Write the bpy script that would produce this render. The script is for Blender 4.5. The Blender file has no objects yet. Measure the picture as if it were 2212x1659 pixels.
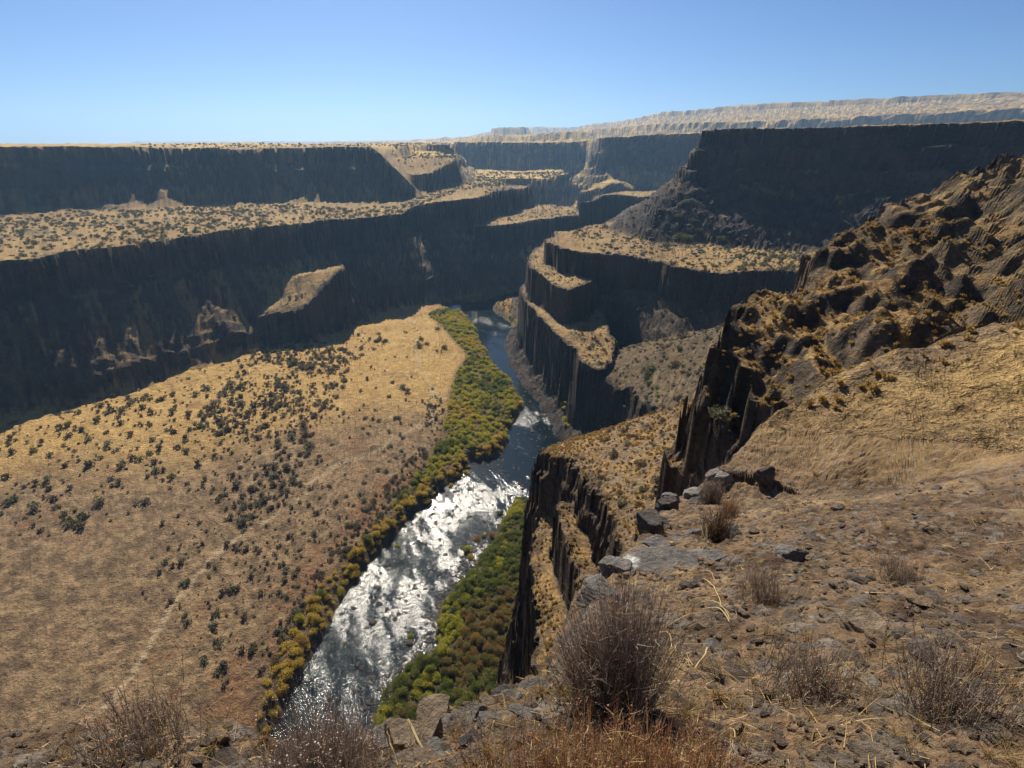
import bpy, math, random
import numpy as np
from mathutils import Matrix, Vector

# ------------------------------------------------------------------ camera, sky, sun, exposure
SC = bpy.context.scene
PITCH = math.radians(23.6)
cam_d = bpy.data.cameras.new("camera")
cam_d.sensor_fit = 'HORIZONTAL'
cam_d.sensor_width = 36.0
cam_d.lens = 36.0 * 555.0 / 1024.0
cam_d.clip_start = 0.05
cam_d.clip_end = 60000
cam = bpy.data.objects.new("camera", cam_d)
SC.collection.objects.link(cam)
cam.location = (0, 0, 0)
cam.rotation_euler = (math.radians(90) - PITCH, 0, 0)
SC.camera = cam

SUN_EL = math.radians(38.5)
SUN_AZ = math.radians(-14.0)          # from +Y towards +X
sun_dir = Vector((math.sin(SUN_AZ) * math.cos(SUN_EL), math.cos(SUN_AZ) * math.cos(SUN_EL), math.sin(SUN_EL)))
world = bpy.data.worlds.new("World")
SC.world = world
world.use_nodes = True
wn = world.node_tree
wn.nodes.clear()
sky = wn.nodes.new('ShaderNodeTexSky')
sky.sky_type = 'NISHITA'
sky.sun_disc = False
sky.sun_elevation = SUN_EL
sky.sun_rotation = SUN_AZ
sky.altitude = 300
sky.air_density = 0.7
sky.dust_density = 0.5
sky.ozone_density = 9.0
bg = wn.nodes.new('ShaderNodeBackground')
bg.inputs['Strength'].default_value = 0.06
wo = wn.nodes.new('ShaderNodeOutputWorld')
wn.links.new(sky.outputs[0], bg.inputs[0])
wn.links.new(bg.outputs[0], wo.inputs[0])
sd_ = bpy.data.lights.new("sun", 'SUN')
sd_.energy = 5.0
sd_.angle = math.radians(0.5)
sd_.color = (1.0, 0.92, 0.78)
sun = bpy.data.objects.new("sun", sd_)
SC.collection.objects.link(sun)
sun.rotation_euler = sun_dir.to_track_quat('Z', 'Y').to_euler()
SC.view_settings.view_transform = 'Standard'
SC.view_settings.look = 'None'
SC.view_settings.exposure = 0.66
SC.view_settings.gamma = 1.0
SC.cycles.use_denoising = True
SC.cycles.denoising_prefilter = 'ACCURATE'
SC.cycles.max_bounces = 5
SC.cycles.diffuse_bounces = 2
SC.cycles.glossy_bounces = 2
SC.cycles.transmission_bounces = 2
SC.cycles.volume_bounces = 0
SC.cycles.transparent_max_bounces = 8
SC.cycles.sample_clamp_indirect = 4.0

# ------------------------------------------------------------------ pixel <-> plan helpers (2212 x 1659 grid over the photo)
FV = 555.0 / 1024.0 * 2212.0
CP, SP = math.cos(PITCH), math.sin(PITCH)
def ray(x, y):
    u, v = x - 1106.0, y - 829.5
    return u, FV * CP - v * SP, -(FV * SP + v * CP)
def P(x, y, z):
    u, f, d = ray(x, y)
    t = z / d
    return (u * t, f * t)
def Q(x, D, y=310.0):
    u, f, d = ray(x, y)
    return (u / f * D, D)
def ZQ(y, D):
    u, f, d = ray(1106, y)
    return d / f * D

# ------------------------------------------------------------------ noise
def _h(ix, iy, seed):
    h = (ix.astype(np.uint32) * np.uint32(374761393)) ^ (iy.astype(np.uint32) * np.uint32(668265263)) ^ np.uint32(seed * 2246822519 % 4294967296)
    h = (h ^ (h >> np.uint32(13))) * np.uint32(1274126177)
    h = h ^ (h >> np.uint32(16))
    return h
def hf(ix, iy, seed):
    return (_h(ix, iy, seed) & np.uint32(0xffffff)).astype(np.float32) / np.float32(16777216.0)
def vn(x, y, s, seed):
    """value noise, wavelength s, range about -1..1"""
    c, sn = math.cos(seed * 1.7), math.sin(seed * 1.7)
    X = (x * c - y * sn) / s + seed * 17.3
    Y = (x * sn + y * c) / s + seed * 9.1
    ix, iy = np.floor(X), np.floor(Y)
    fx, fy = (X - ix).astype(np.float32), (Y - iy).astype(np.float32)
    ix = ix.astype(np.int64); iy = iy.astype(np.int64)
    fx = fx * fx * (3 - 2 * fx); fy = fy * fy * (3 - 2 * fy)
    a = hf(ix, iy, seed); b = hf(ix + 1, iy, seed); c_ = hf(ix, iy + 1, seed); d = hf(ix + 1, iy + 1, seed)
    return ((a + (b - a) * fx) * (1 - fy) + (c_ + (d - c_) * fx) * fy) * 2 - 1
def fbm(x, y, s, seed, o=3):
    r = 0; a = 1.0; t = 0
    for k in range(o):
        r = r + a * vn(x, y, s / 2 ** k, seed + k * 7); t += a; a *= 0.55
    return r / t * 1.5
def worley(x, y, s, seed):
    """returns random value of the nearest cell (0..1) and distance to it in cells"""
    X, Y = x / s, y / s
    ix, iy = np.floor(X).astype(np.int64), np.floor(Y).astype(np.int64)
    best = np.full(X.shape, 9.0, np.float32); val = np.zeros(X.shape, np.float32)
    for dx in (-1, 0, 1):
        for dy in (-1, 0, 1):
            jx, jy = ix + dx, iy + dy
            px = jx + hf(jx, jy, seed); py = jy + hf(jx, jy, seed + 1)
            d = ((X - px) ** 2 + (Y - py) ** 2).astype(np.float32)
            m = d < best
            best = np.where(m, d, best); val = np.where(m, hf(jx, jy, seed + 2), val)
    return val, np.sqrt(best)

def sm(x, a, b):
    t = np.clip((x - a) / (b - a), 0, 1); return t * t * (3 - 2 * t)
def sdf(px, py, poly):
    """signed distance, positive inside"""
    n = len(poly)
    d = np.full(px.shape, 1e12); s = np.zeros(px.shape, bool)
    for i in range(n):
        ax, ay = poly[i]; bx, by = poly[i - 1]
        ex, ey = bx - ax, by - ay
        wx, wy = px - ax, py - ay
        t = np.clip((wx * ex + wy * ey) / (ex * ex + ey * ey + 1e-12), 0, 1)
        dx, dy = wx - ex * t, wy - ey * t
        d = np.minimum(d, dx * dx + dy * dy)
        if ay != by:
            c = ((ay > py) != (by > py)) & (px < (bx - ax) * (py - ay) / (by - ay) + ax)
            s ^= c
    d = np.sqrt(d)
    return np.where(s, d, -d)

# ------------------------------------------------------------------ the landforms, in plan
RIVER_Z = -100.0
BANK = -97.6
FE = []
def feat(name, poly, top, prof, cls='mid', w=1.0, stair=0.0, dm=None):
    FE.append(dict(name=name, poly=[tuple(map(float, p)) for p in poly], top=top, pd=np.array([p[0] for p in prof], float),
                   ph=np.array([p[1] for p in prof], float), cls=cls, w=w, stair=stair, dm=dm))
def azfun(pts):
    xs = np.array([Q(p[0], 1.0)[0] for p in pts]); zs = np.array([p[1] for p in pts], float)
    return lambda x, y: np.interp(x / np.maximum(y, 1.0), xs, zs)

river_poly = [P(*p, RIVER_Z) for p in [
    (480, 1820), (560, 1640), (640, 1475), (700, 1372), (780, 1232), (832, 1178), (900, 1112), (962, 1058), (1000, 1028), (1020, 1000),
    (1088, 985), (1103, 930), (1136, 872), (1100, 822), (1062, 782), (1042, 742), (1022, 702), (1004, 681), (980, 673), (962, 664), (985, 655),
    (1020, 654), (1060, 645), (1132, 625)]] + [(40, 470), (140, 500), (300, 470), (300, 430), (140, 455), (50, 420)] + [P(*p, RIVER_Z) for p in [
    (1100, 648), (1062, 660), (1078, 680), (1100, 700), (1118, 742), (1130, 778), (1160, 815), (1200, 870), (1217, 905)]] + [(16, 165)] + [P(*p, RIVER_Z) for p in [
    (1190, 1060), (1125, 1082), (1105, 1085), (1085, 1120), (1062, 1165), (1000, 1250), (955, 1300), (943, 1390), (890, 1432), (838, 1476), (806, 1560), (740, 1720)]]

# left side of the canyon
feat('plateau', [(-900, 300), Q(0, 430), Q(300, 480), Q(640, 505), Q(720, 512), Q(800, 508), Q(850, 506), Q(898, 500), Q(905, 515), Q(880, 560), Q(862, 640), Q(900, 740), Q(975, 800), Q(982, 840), Q(960, 1000), Q(900, 1250), (-900, 1300)],
     lambda x, y: -4.5 + 1.2 * vn(x, y, 90, 51) + 0.5 * vn(x, y, 30, 52) - np.interp(1106 + FV * .92 * 1.18 * x / np.maximum(y, 1), [798, 812, 835, 865, 900], [0, 3, 12, 22, 35]) * (1 - sm(y, 560, 640)), [(0, 0), (3, 10), (16, 18), (19, 26), (44, 42), (60, 52), (120, 100)], w=1.3, stair=.5)
feat('plateau_step', [Q(830, 560), Q(890, 528), Q(930, 530), Q(950, 560), Q(985, 590), Q(990, 700), Q(900, 760), Q(820, 700)],
     lambda x, y: np.interp(y, [520, 560, 590, 730], [-27, -22, -15, -12]) + vn(x, y, 50, 53) * 2, [(0, 0), (3, 12), (14, 20), (40, 36), (120, 90)], stair=.5)
BZ = azfun([(860, -45), (900, -42.5), (950, -39.5), (1000, -38), (1100, -39), (1155, -41)])
feat('bench', [(-420, -120), (-400, 80), P(60, 560, -45), P(300, 528, -45), P(500, 500, -45), P(640, 487, -45), P(700, 476, -45), P(780, 470, -45), P(860, 462, -45), P(900, 444, -42.5), P(950, 436, -39.5), P(1000, 428, -38),
               P(1050, 420, -38.5), P(1100, 413, -39), P(1150, 405, -41), P(1158, 402, -41), P(1100, 397, -39), Q(1040, 700), Q(990, 850), Q(960, 1400), (-1500, 1400), (-1500, -120)],
     lambda x, y: BZ(x, y) + .8 * vn(x, y, 60, 54) + .4 * vn(x, y, 18, 55), [(0, 0), (2, 9), (5, 15), (28, 30), (48, 44), (50, 48), (60, 56), (68, 62)], stair=.35,
     dm=lambda x, y: np.interp(x, [-230, -170, -110, -60], [1.55, 1.3, 1.1, 1.45]))
feat('lower_bench', [P(1036, 488, -57), P(1120, 485, -57), P(1200, 472, -57), P(1257, 460, -57), P(1240, 450, -57), P(1190, 440, -57), P(1120, 440, -57), P(1040, 450, -57)],
     lambda x, y: -57 + .6 * vn(x, y, 30, 56), [(0, 0), (2, 14), (24, 30), (30, 40), (34, 46)], stair=.3)
feat('lower_bench', [P(500, 650, -75), P(560, 655, -75), P(640, 646, -75), P(700, 630, -75), P(745, 622, -75), P(775, 608, -75), P(740, 600, -75), P(680, 592, -75), P(560, 600, -75)],
     lambda x, y: -75 + np.clip(.42 * (y - 288), -3, 9) - np.abs(x + 92) * .12 + 1.2 * vn(x, y, 10, 57), [(0, 0), (2, 12), (5, 18), (8, 26)], w=.8, stair=.4)
# right side of the canyon: promontory with two grassy ledges
feat('promontory', [P(1177, 513, -46), P(1185, 526, -46), P(1214, 539, -46), P(1276, 549, -46), P(1320, 552, -46), P(1400, 560, -46), P(1460, 575, -46), P(1572, 590, -46), (140, 205), (260, 190), (420, 180),
                    (420, 450), (120, 440), P(1345, 470, -46), P(1300, 482, -46), P(1250, 490, -46), P(1200, 500, -46)],
     lambda x, y: -46 + .5 * vn(x, y, 25, 58) + .3 * vn(x, y, 9, 59) + np.clip((x - 90) * .02, 0, 6), [(0, 0), (1.5, 12), (6, 16), (34, 32), (47, 42), (60, 56)], w=.8, stair=.3,
     dm=lambda x, y: np.interp(x - .25 * (250 - y), [26, 46], [7, 1]))
feat('promontory', [P(1140, 569, -56), P(1146, 580, -56), P(1174, 598, -56), P(1200, 617, -56), P(1228, 625, -56), P(1285, 606, -56), P(1300, 560, -56), P(1240, 520, -56), P(1180, 515, -56), P(1150, 545, -56)],
     lambda x, y: -56 + .8 * vn(x, y, 9, 60), [(0, 0), (1.2, 12), (16, 20), (20, 32), (30, 44)], w=.45, stair=.3,
     dm=lambda x, y: np.interp(x - .25 * (250 - y), [24, 40], [8, 1.2]))
feat('promontory', [P(1130, 625, -70), P(1130, 642, -70), P(1155, 678, -70), P(1193, 703, -70), P(1224, 730, -70), P(1243, 746, -70), P(1262, 756, -70), P(1275, 782, -70), P(1296, 796, -70),
                    (37, 205), (40, 222), P(1290, 600, -70), P(1240, 540, -70), P(1150, 590, -70)],
     lambda x, y: -70 + .9 * vn(x, y, 8, 61), [(0, 0), (1.5, 24), (4, 27), (10, 31)], w=.5, stair=.25)
feat('slope', [(26, 192), (29, 178), (33, 168), (36, 158), (37, 150), (38, 138), (40, 126), (34, 110), (28, 95), (60, 80), (300, 80), (300, 215), (80, 215)],
     lambda x, y: np.clip(-71 + .5 * (x - 36) + 2.2 * np.abs(((y - 160 - (x - 36) * .15)) / 14) ** 1.2, -75, -50) - np.clip(y - 168, 0, 60) * np.interp(x, [40, 90, 140], [.42, .62, .75]) + .9 * vn(x, y, 12, 62) + 2.5 * vn(x, y, 34, 63),
     [(0, 0), (2.5, 16), (8, 21), (12, 28)], w=.7, stair=.3)
feat('butte', [Q(1517, 322), Q(1560, 316), Q(1700, 300), Q(1950, 270), (260, 180), (270, 60), (800, 60), (800, 480), (160, 480), Q(1545, 400)],
     lambda x, y: 5.5 + .5 * vn(x, y, 20, 64) + np.clip((x - 140) * .03, 0, 10), [(0, 0), (1, 9), (5, 10), (6, 18), (11, 19.5), (12, 24), (18, 28), (47, 52.5), (64, 58)], w=.6, stair=.4)
feat('far_spur', [P(1262, 446, -50), P(1290, 438, -48), P(1302, 428, -46), P(1340, 424, -46), P(1400, 424, -46), P(1450, 440, -46), (300, 420), (300, 600), Q(1400, 575), Q(1310, 560)],
     lambda x, y: -46 + 1.0 * vn(x, y, 30, 65) + np.clip((y - 540) * .05, 0, 3), [(0, 0), (3, 22), (20, 34), (24, 46), (50, 56)], stair=.4)
# far wall of the canyon
feat('far_wall', [Q(700, 3000), Q(850, 1900), Q(960, 1280), Q(1000, 1130), Q(1060, 1080), Q(1130, 1060), Q(1200, 1050), Q(1240, 1030), Q(1252, 1060), Q(1264, 1120), Q(1276, 1030), Q(1290, 900), Q(1340, 860), Q(1400, 850), Q(1450, 830),
                  Q(1520, 800), Q(1700, 760), Q(2000, 700), (1000, 400), (2500, 400), Q(2400, 3200)],
     azfun([(700, -4), (975, -2), (1240, -1), (1290, 4), (1420, 8), (1572, 12), (2200, 14)]), [(0, 0), (5, 19), (9, 21), (13, 36), (40, 60), (52, 72), (56, 84), (90, 104)], cls='far', w=.5, stair=.85)
feat('far_bench', [P(985, 370, -45), P(1050, 388, -45), P(1110, 389, -45), P(1170, 385, -45), P(1228, 376, -45), Q(1235, 1010), Q(1100, 1050), Q(990, 1120)],
     lambda x, y: -45 + 3 * vn(x, y, 60, 66), [(0, 0), (6, 12), (14, 15), (18, 28), (50, 50)], cls='far', w=.6, stair=.5)
feat('far_bench', [P(1275, 405, -56), P(1305, 396, -54), P(1330, 399, -54), P(1360, 396, -54), Q(1370, 790), Q(1290, 810)],
     lambda x, y: -54 + 9 * vn(x, y, 26, 67), [(0, 0), (6, 18), (60, 50)], cls='far', w=.8, stair=.5)
feat('hills', [Q(1000, 1700), Q(1030, 1560), Q(1085, 1500), Q(1165, 1480), Q(1245, 1460), Q(1320, 2000), Q(1300, 3400), Q(960, 3400)],
     azfun([(960, 2), (1030, 9), (1085, 13), (1165, 17), (1245, 22)]), [(0, 0), (10, 9), (60, 24), (120, 40)], cls='far', w=1.2, stair=.3)
feat('hills', [Q(1225, 2300), Q(1250, 1850), Q(1340, 1700), Q(1430, 1600), Q(1500, 1560), Q(1572, 1540), Q(1800, 1450), (2200, 900), (6000, 900), Q(2400, 7000), Q(1240, 7000)],
     azfun([(1225, 30), (1250, 32), (1340, 37), (1430, 43), (1572, 45), (2200, 60)]), [(0, 0), (12, 12), (70, 36), (160, 60)], cls='far', w=.4, stair=.15)
feat('hills', [Q(1252, 3300), Q(1275, 2900), Q(1330, 2750), Q(1400, 2450), Q(1440, 2300), Q(1500, 2250), Q(1572, 2200), Q(1900, 2000), Q(2400, 1800), Q(2400, 8000), Q(1290, 8000)],
     azfun([(1250, 76), (1275, 78), (1340, 84), (1362, 88), (1426, 104), (1456, 104), (1500, 108), (1572, 118), (2200, 140)]), [(0, 0), (14, 16), (160, 34), (700, 75)], cls='far', w=.4, stair=.15)
feat('hills', [Q(1490, 2950), Q(1535, 2850), Q(1600, 2750), Q(2400, 2500), Q(2400, 9000), Q(1500, 9000)],
     azfun([(1490, 133), (1533, 138), (1572, 148), (1700, 158), (2200, 165)]), [(0, 0), (90, 30), (500, 90)], cls='far', w=1.5)
feat('butte', [Q(1060, 2600), Q(1072, 2560), Q(1134, 2600), Q(1136, 2700), Q(1120, 2900), Q(1066, 2800)],
     azfun([(1060, 50), (1085, 55), (1135, 56)]), [(0, 0), (5, 16), (70, 34), (160, 52)], cls='far', w=.35)
feat('hills', [Q(1100, 4200), Q(1130, 4000), Q(1300, 4000), Q(1300, 6000), Q(1100, 6000)], lambda x, y: 88 + 0 * x, [(0, 0), (300, 60), (900, 100)], cls='far')
feat('hills', [Q(905, 2700), Q(960, 2500), Q(1060, 2300), Q(1060, 3600), Q(900, 3600)], azfun([(905, 9), (940, 12), (962, 18), (980, 14), (1060, 26)]), [(0, 0), (60, 18), (300, 60)], cls='far')
feat('hills', [Q(724, 4200), Q(734, 4200), Q(735, 4260), Q(723, 4260)], lambda x, y: 3 + 0 * x, [(0, 0), (40, 18), (75, 28)], cls='far', w=.3)
feat('hills', [Q(300, 5400), Q(640, 5600), Q(760, 5300), Q(850, 5200), Q(1100, 5100), Q(1200, 7000), Q(100, 7000)], azfun([(300, 1), (740, 2), (780, 6), (850, 9), (1000, 7), (1100, 40)]), [(0, 0), (200, 30), (600, 60)], cls='far')
# the near side, below and beside the camera
def near_top(x, y):
    yy = np.maximum(y, 0.0)
    z = -.86 - .8 * yy ** .93 + np.where(y < 0, -.25 * y, 0)
    z = np.maximum(z, -9.5 + .02 * yy) + .06 * np.clip(x, -4, 8) + np.clip((x - 8) * .25, 0, 12)
    return z
def on_top(px, py):
    u, f, d = ray(px, py)
    t = np.exp(np.linspace(math.log(.0003), math.log(.06), 4000))
    k = np.nonzero(near_top(u * t, f * t) >= d * t)[0]
    k = k[0] if len(k) else 3999
    return (u * t[k], f * t[k])
NEAR_RIM = [(-60, -4), (-25, 1.0), (-8, 1.7), (-3, 1.6)] + [on_top(*p) for p in [(300, 1575), (500, 1590), (640, 1600), (700, 1612), (760, 1612), (800, 1585), (860, 1566), (905, 1556), (960, 1560), (1010, 1548), (1060, 1515), (1090, 1500),
            (1130, 1464), (1170, 1452), (1205, 1440), (1240, 1390), (1262, 1330), (1280, 1280), (1298, 1250), (1320, 1228), (1345, 1195), (1385, 1165), (1415, 1120), (1430, 1085), (1450, 1060), (1500, 1045), (1540, 1015), (1572, 1000)]] + [
            (8.5, 16.5), (12, 18.5), (20, 20), (60, 22), (200, 20), (200, -60), (-60, -60)]
feat('ground', NEAR_RIM, near_top, [(0, 0), (.05, .07), (.25, .9), (.8, 4), (3, 15), (8, 27), (15, 50), (22, 75), (38, 92), (60, 99)], cls='near', w=.22)
def spur_top(x, y):
    return -19.95 + .35 * x - .28 * y + np.clip(y - 58, 0, 12) ** 2 * -.03 + .35 * vn(x, y, 7, 70)
feat('spur', [(4.2, 63), (3.3, 58), (3.6, 55), (5.2, 54), (7.6, 50), (8.2, 44), (7.9, 36), (8.0, 31), (7.2, 27), (7.5, 22), (5, 12), (40, 10), (70, 60), (50, 72), (30, 71), (20, 72), (14, 71), (9, 69), (6, 66)],
     spur_top, [(0, 0), (.2, 1.6), (.7, 2.4), (.9, 6), (1.3, 7.5), (1.6, 13), (2.0, 20), (6, 40), (14, 62), (30, 80)], cls='near', w=1.0)
feat('spur', [(5.3, 47), (5.0, 38), (4.7, 30), (4.1, 24), (2, 12), (12, 12), (12, 47)], lambda x, y: -33 - .12 * (y - 38) + .5 * vn(x, y, 4, 71), [(0, 0), (.3, 5), (1, 12), (3, 24), (8, 40), (20, 60)], cls='near', w=.7)
feat('spur', [(3.3, 60), (3.2, 56), (2.6, 50), (2.2, 44), (1.7, 34), (1.2, 24), (0, 10), (9, 10), (9, 60)], lambda x, y: -40 + .45 * (x - 3) - .15 * (y - 44) + .6 * vn(x, y, 4, 72),
     [(0, 0), (.4, 8), (1.2, 20), (3, 32), (8, 44), (20, 56)], cls='near', w=.8)
feat('near_cliff', [(13.6, 34), (14.4, 31), (14.3, 28.5), (15.6, 26), (18, 24), (23, 22), (60, 18), (220, 24), (220, 110), (80, 80), (45, 66), (28, 50), (17.5, 40)],
     lambda x, y: -12.5 + .22 * (x - 13) + 1.6 * vn(x, y, 5, 73) + 1.1 * vn(x, y, 1.9, 74) + .5 * vn(x, y, .8, 75), [(0, 0), (.35, 2.6), (1.0, 3.6), (1.35, 7.5), (2.1, 9), (2.5, 13), (3.6, 15), (8, 34), (20, 70), (30, 99)], cls='near', w=1.3)

def height(x, y, detail=True):
    shp = x.shape
    x = x.ravel().astype(np.float64); y = y.ravel().astype(np.float64)
    r = np.hypot(x, y)
    # canyon floor
    sr = sdf(x, y, river_poly) + (vn(x, y, 9, 3) * .9 + vn(x, y, 3, 4) * .5 if detail else 0)
    floor = np.interp(r, [0, 1500, 2600, 1e6], [BANK, BANK, -34, -34])
    floor = floor + np.clip(-sr, 0, 60) * .022 + np.where(sr > -400, .35 * vn(x, y, 22, 5) + .2 * vn(x, y, 6, 6), 0) * (r < 600)
    z = np.where(sr > -3.0, np.interp(sr, [-3.0, 0.0, 1.5, 6], [BANK, RIVER_Z - .1, -101.2, -102.2]), floor)
    wid = np.where(sr > -1.0, 1, 0)
    fid = np.full(x.shape, -1, np.int16)
    drp = np.full(x.shape, 50.0); edg = np.full(x.shape, 9.0)
    if detail:
        wm = 6.5 * vn(x, y, 48, 11) + 3.2 * vn(x, y, 17, 12)
        c1, _ = worley(x, y, 2.4, 14)
        wcol = (c1 - .5) * 2.2 + 1.2 * vn(x, y, 6.5, 13)
        wf = 34 * vn(x, y, 230, 21) + 17 * vn(x, y, 90, 22) + 6 * vn(x, y, 40, 23) + 1.5 * vn(x, y, 16, 24)
        wnr = np.zeros(x.shape)
        m = r < 160
        a, b = x[m], y[m]
        c2, _ = worley(a, b, .75, 15)
        k = np.clip(r[m] / 25, .12, 1)
        wnr[m] = (.9 * vn(a, b, 6.5, 31) + .5 * vn(a, b, 2.3, 32)) * k + .25 * vn(a, b, .8, 33) * np.clip(k * 2, 0, 1) + (c2 - .5) * .9 * k
        W = dict(mid=wm, far=wf, near=wnr)
        st = vn(x, y, 60, 41) * 1.5
    for i, f in enumerate(FE):
        px = [p[0] for p in f['poly']]; py = [p[1] for p in f['poly']]
        md = f['pd'][-1] + (45 if f['cls'] == 'far' else 12)
        m = np.nonzero((x > min(px) - md) & (x < max(px) + md) & (y > min(py) - md) & (y < max(py) + md))[0]
        if len(m) == 0: continue
        a, b = x[m], y[m]
        s = sdf(a, b, f['poly'])
        if detail: s = s + W[f['cls']][m] * f['w'] * (np.interp(-s, [0, 12, 40], [1, .55, .3]) if f['cls'] == 'mid' else np.interp(-s, [0, 25, 90], [1, .6, .4]) if f['cls'] == 'far' else 1) + (wcol[m] * f['w'] * np.interp(-s, [0, 5, 12], [1, .6, .04]) if f['cls'] == 'mid' else 0)
        d = np.maximum(0, -s)
        if f['dm'] is not None: d = d * f['dm'](a, b)
        last = f['pd'][-1]
        drop = np.interp(d, f['pd'], f['ph']) + np.maximum(0, d - last) * 1.2
        if detail:
            A1, A2, w1, w2 = dict(mid=(1.1, .55, 7.0, 2.6), far=(3.5, 1.6, 24.0, 9.0), near=(.30, .15, 2.6, .9))[f['cls']]
            if len(a) > 3:
                qx, qy = a + 1.25 * drop, b - 1.05 * drop
                s = s + (A1 * vn(qx, qy, w1, 42) + A2 * vn(qx, qy, w2, 43)) * np.clip(drop / 1.5, 0, 1)
                d = np.maximum(0, -s)
                if f['dm'] is not None: d = d * f['dm'](a, b)
                drop = np.interp(d, f['pd'], f['ph']) + np.maximum(0, d - last) * 1.2
        if detail and f['stair'] > 0:
            per = 5.0 if f['cls'] == 'mid' else 11.0
            drop = drop + f['stair'] * per / 6.283 * np.sin(drop * 6.283 / per + st[m]) * np.clip(drop / 2, 0, 1)
        h = f['top'](a, b) - drop
        up = h > z[m]
        mm = m[up]
        z[mm] = h[up]; fid[mm] = i; drp[mm] = drop[up]; edg[mm] = s[up]
    if detail:
        k = np.clip(r / 20, .0, 1)
        off = np.where((fid >= 0) & (r > 15), z, 0)
        xq, yq = x + .95 * off, y - .85 * off
        k2 = np.clip((r - 35) / 60, 0, 1)
        steep = np.where((fid >= 0) & (drp > 1.5) & (r > 60), 1.6, 1.0)
        z = z + k * steep * (.22 * vn(xq, yq, 3.1, 81) + .13 * vn(xq, yq, 1.2, 82)) + (sr < -2) * k2 * (.16 * np.clip(vn(xq, yq, 1.5, 94) + .25, 0, 1) + .22 * np.clip(vn(xq, yq, .9, 95) + vn(xq, yq, 7, 96) * .5, 0, 1)) \
              + (r > 250) * steep * .5 * np.clip(vn(xq, yq, 2.6, 97), 0, 1) + (r > 150) * (steep > 1) * (1.1 * vn(xq, yq, 9, 98) + .6 * vn(xq, yq, 4.5, 99)) + np.clip(r / 600, 0, 1.3) * (.9 * vn(xq, yq, 14, 83) + 1.0 * vn(xq, yq, 38, 84) * (r > 700))
        m = r < 40
        a, b = x[m], y[m]
        q = np.clip(1.25 - r[m] / 40, 0, 1)
        cv, cd = worley(a, b, .16, 85); cv2, cd2 = worley(a, b, .5, 87)
        z[m] += q * (-.035 + np.clip(r[m] / 5, .4, 1) * .10 * vn(a, b, .9, 88) + .05 * vn(a, b, .33, 89) + .03 * vn(a, b, .11, 90) + .015 * vn(a, b, .045, 91)
                     + np.where(cv > .7, .035 * np.sqrt(np.clip(.2 - cd ** 2, 0, 1)), 0) + .03 * np.abs(vn(a, b, .22, 92)) + .05 * np.abs(vn(a, b, .6, 93)))
    height.edge = edg.reshape(shp)
    return z.reshape(shp), fid.reshape(shp), drp.reshape(shp), sr.reshape(shp)

def H(x, y):
    return height(np.atleast_1d(np.asarray(x, float)), np.atleast_1d(np.asarray(y, float)))[0]

TT = np.exp(np.linspace(math.log(.6), math.log(2500), 900))
def hit(px, py, tt=None):
    """the first point of the ground seen along the line through a point of the frame"""
    u, f, d = ray(px, py)
    n = math.hypot(u, f)
    r = TT
    X, Y, Z = u / n * r, f / n * r, d / n * r
    h = H(X, Y)
    k = np.nonzero(h >= Z)[0]
    if len(k) == 0: return None
    k = k[0]
    if k == 0: return (X[0], Y[0], h[0])
    r2 = np.linspace(r[k - 1], r[k], 24)
    X, Y, Z = u / n * r2, f / n * r2, d / n * r2
    h = H(X, Y); kk = np.nonzero(h >= Z)[0]
    k = kk[0] if len(kk) else 23
    return (X[k], Y[k], h[k])

# ------------------------------------------------------------------ materials
def mat(name): 
    m = bpy.data.materials.new(name); m.use_nodes = True
    nt = m.node_tree; nt.nodes.clear()
    o = nt.nodes.new('ShaderNodeOutputMaterial'); b = nt.nodes.new('ShaderNodeBsdfPrincipled')
    nt.links.new(b.outputs[0], o.inputs[0])
    return m, nt, b
def N(nt, t, **kw):
    n = nt.nodes.new(t)
    for k, v in kw.items():
        if k in n.inputs: n.inputs[k].default_value = v
        else: setattr(n, k, v)
    return n
def mulcol(nt, a, fac_socket, lo, hi, out):
    mr = N(nt, 'ShaderNodeMapRange'); mr.inputs['From Min'].default_value = .25; mr.inputs['From Max'].default_value = .75
    mr.inputs['To Min'].default_value = lo; mr.inputs['To Max'].default_value = hi
    nt.links.new(fac_socket, mr.inputs[0])
    vm = N(nt, 'ShaderNodeVectorMath', operation='SCALE')
    nt.links.new(a, vm.inputs[0]); nt.links.new(mr.outputs[0], vm.inputs['Scale'])
    if out is not None: nt.links.new(vm.outputs[0], out)
    return vm.outputs[0]

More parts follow.
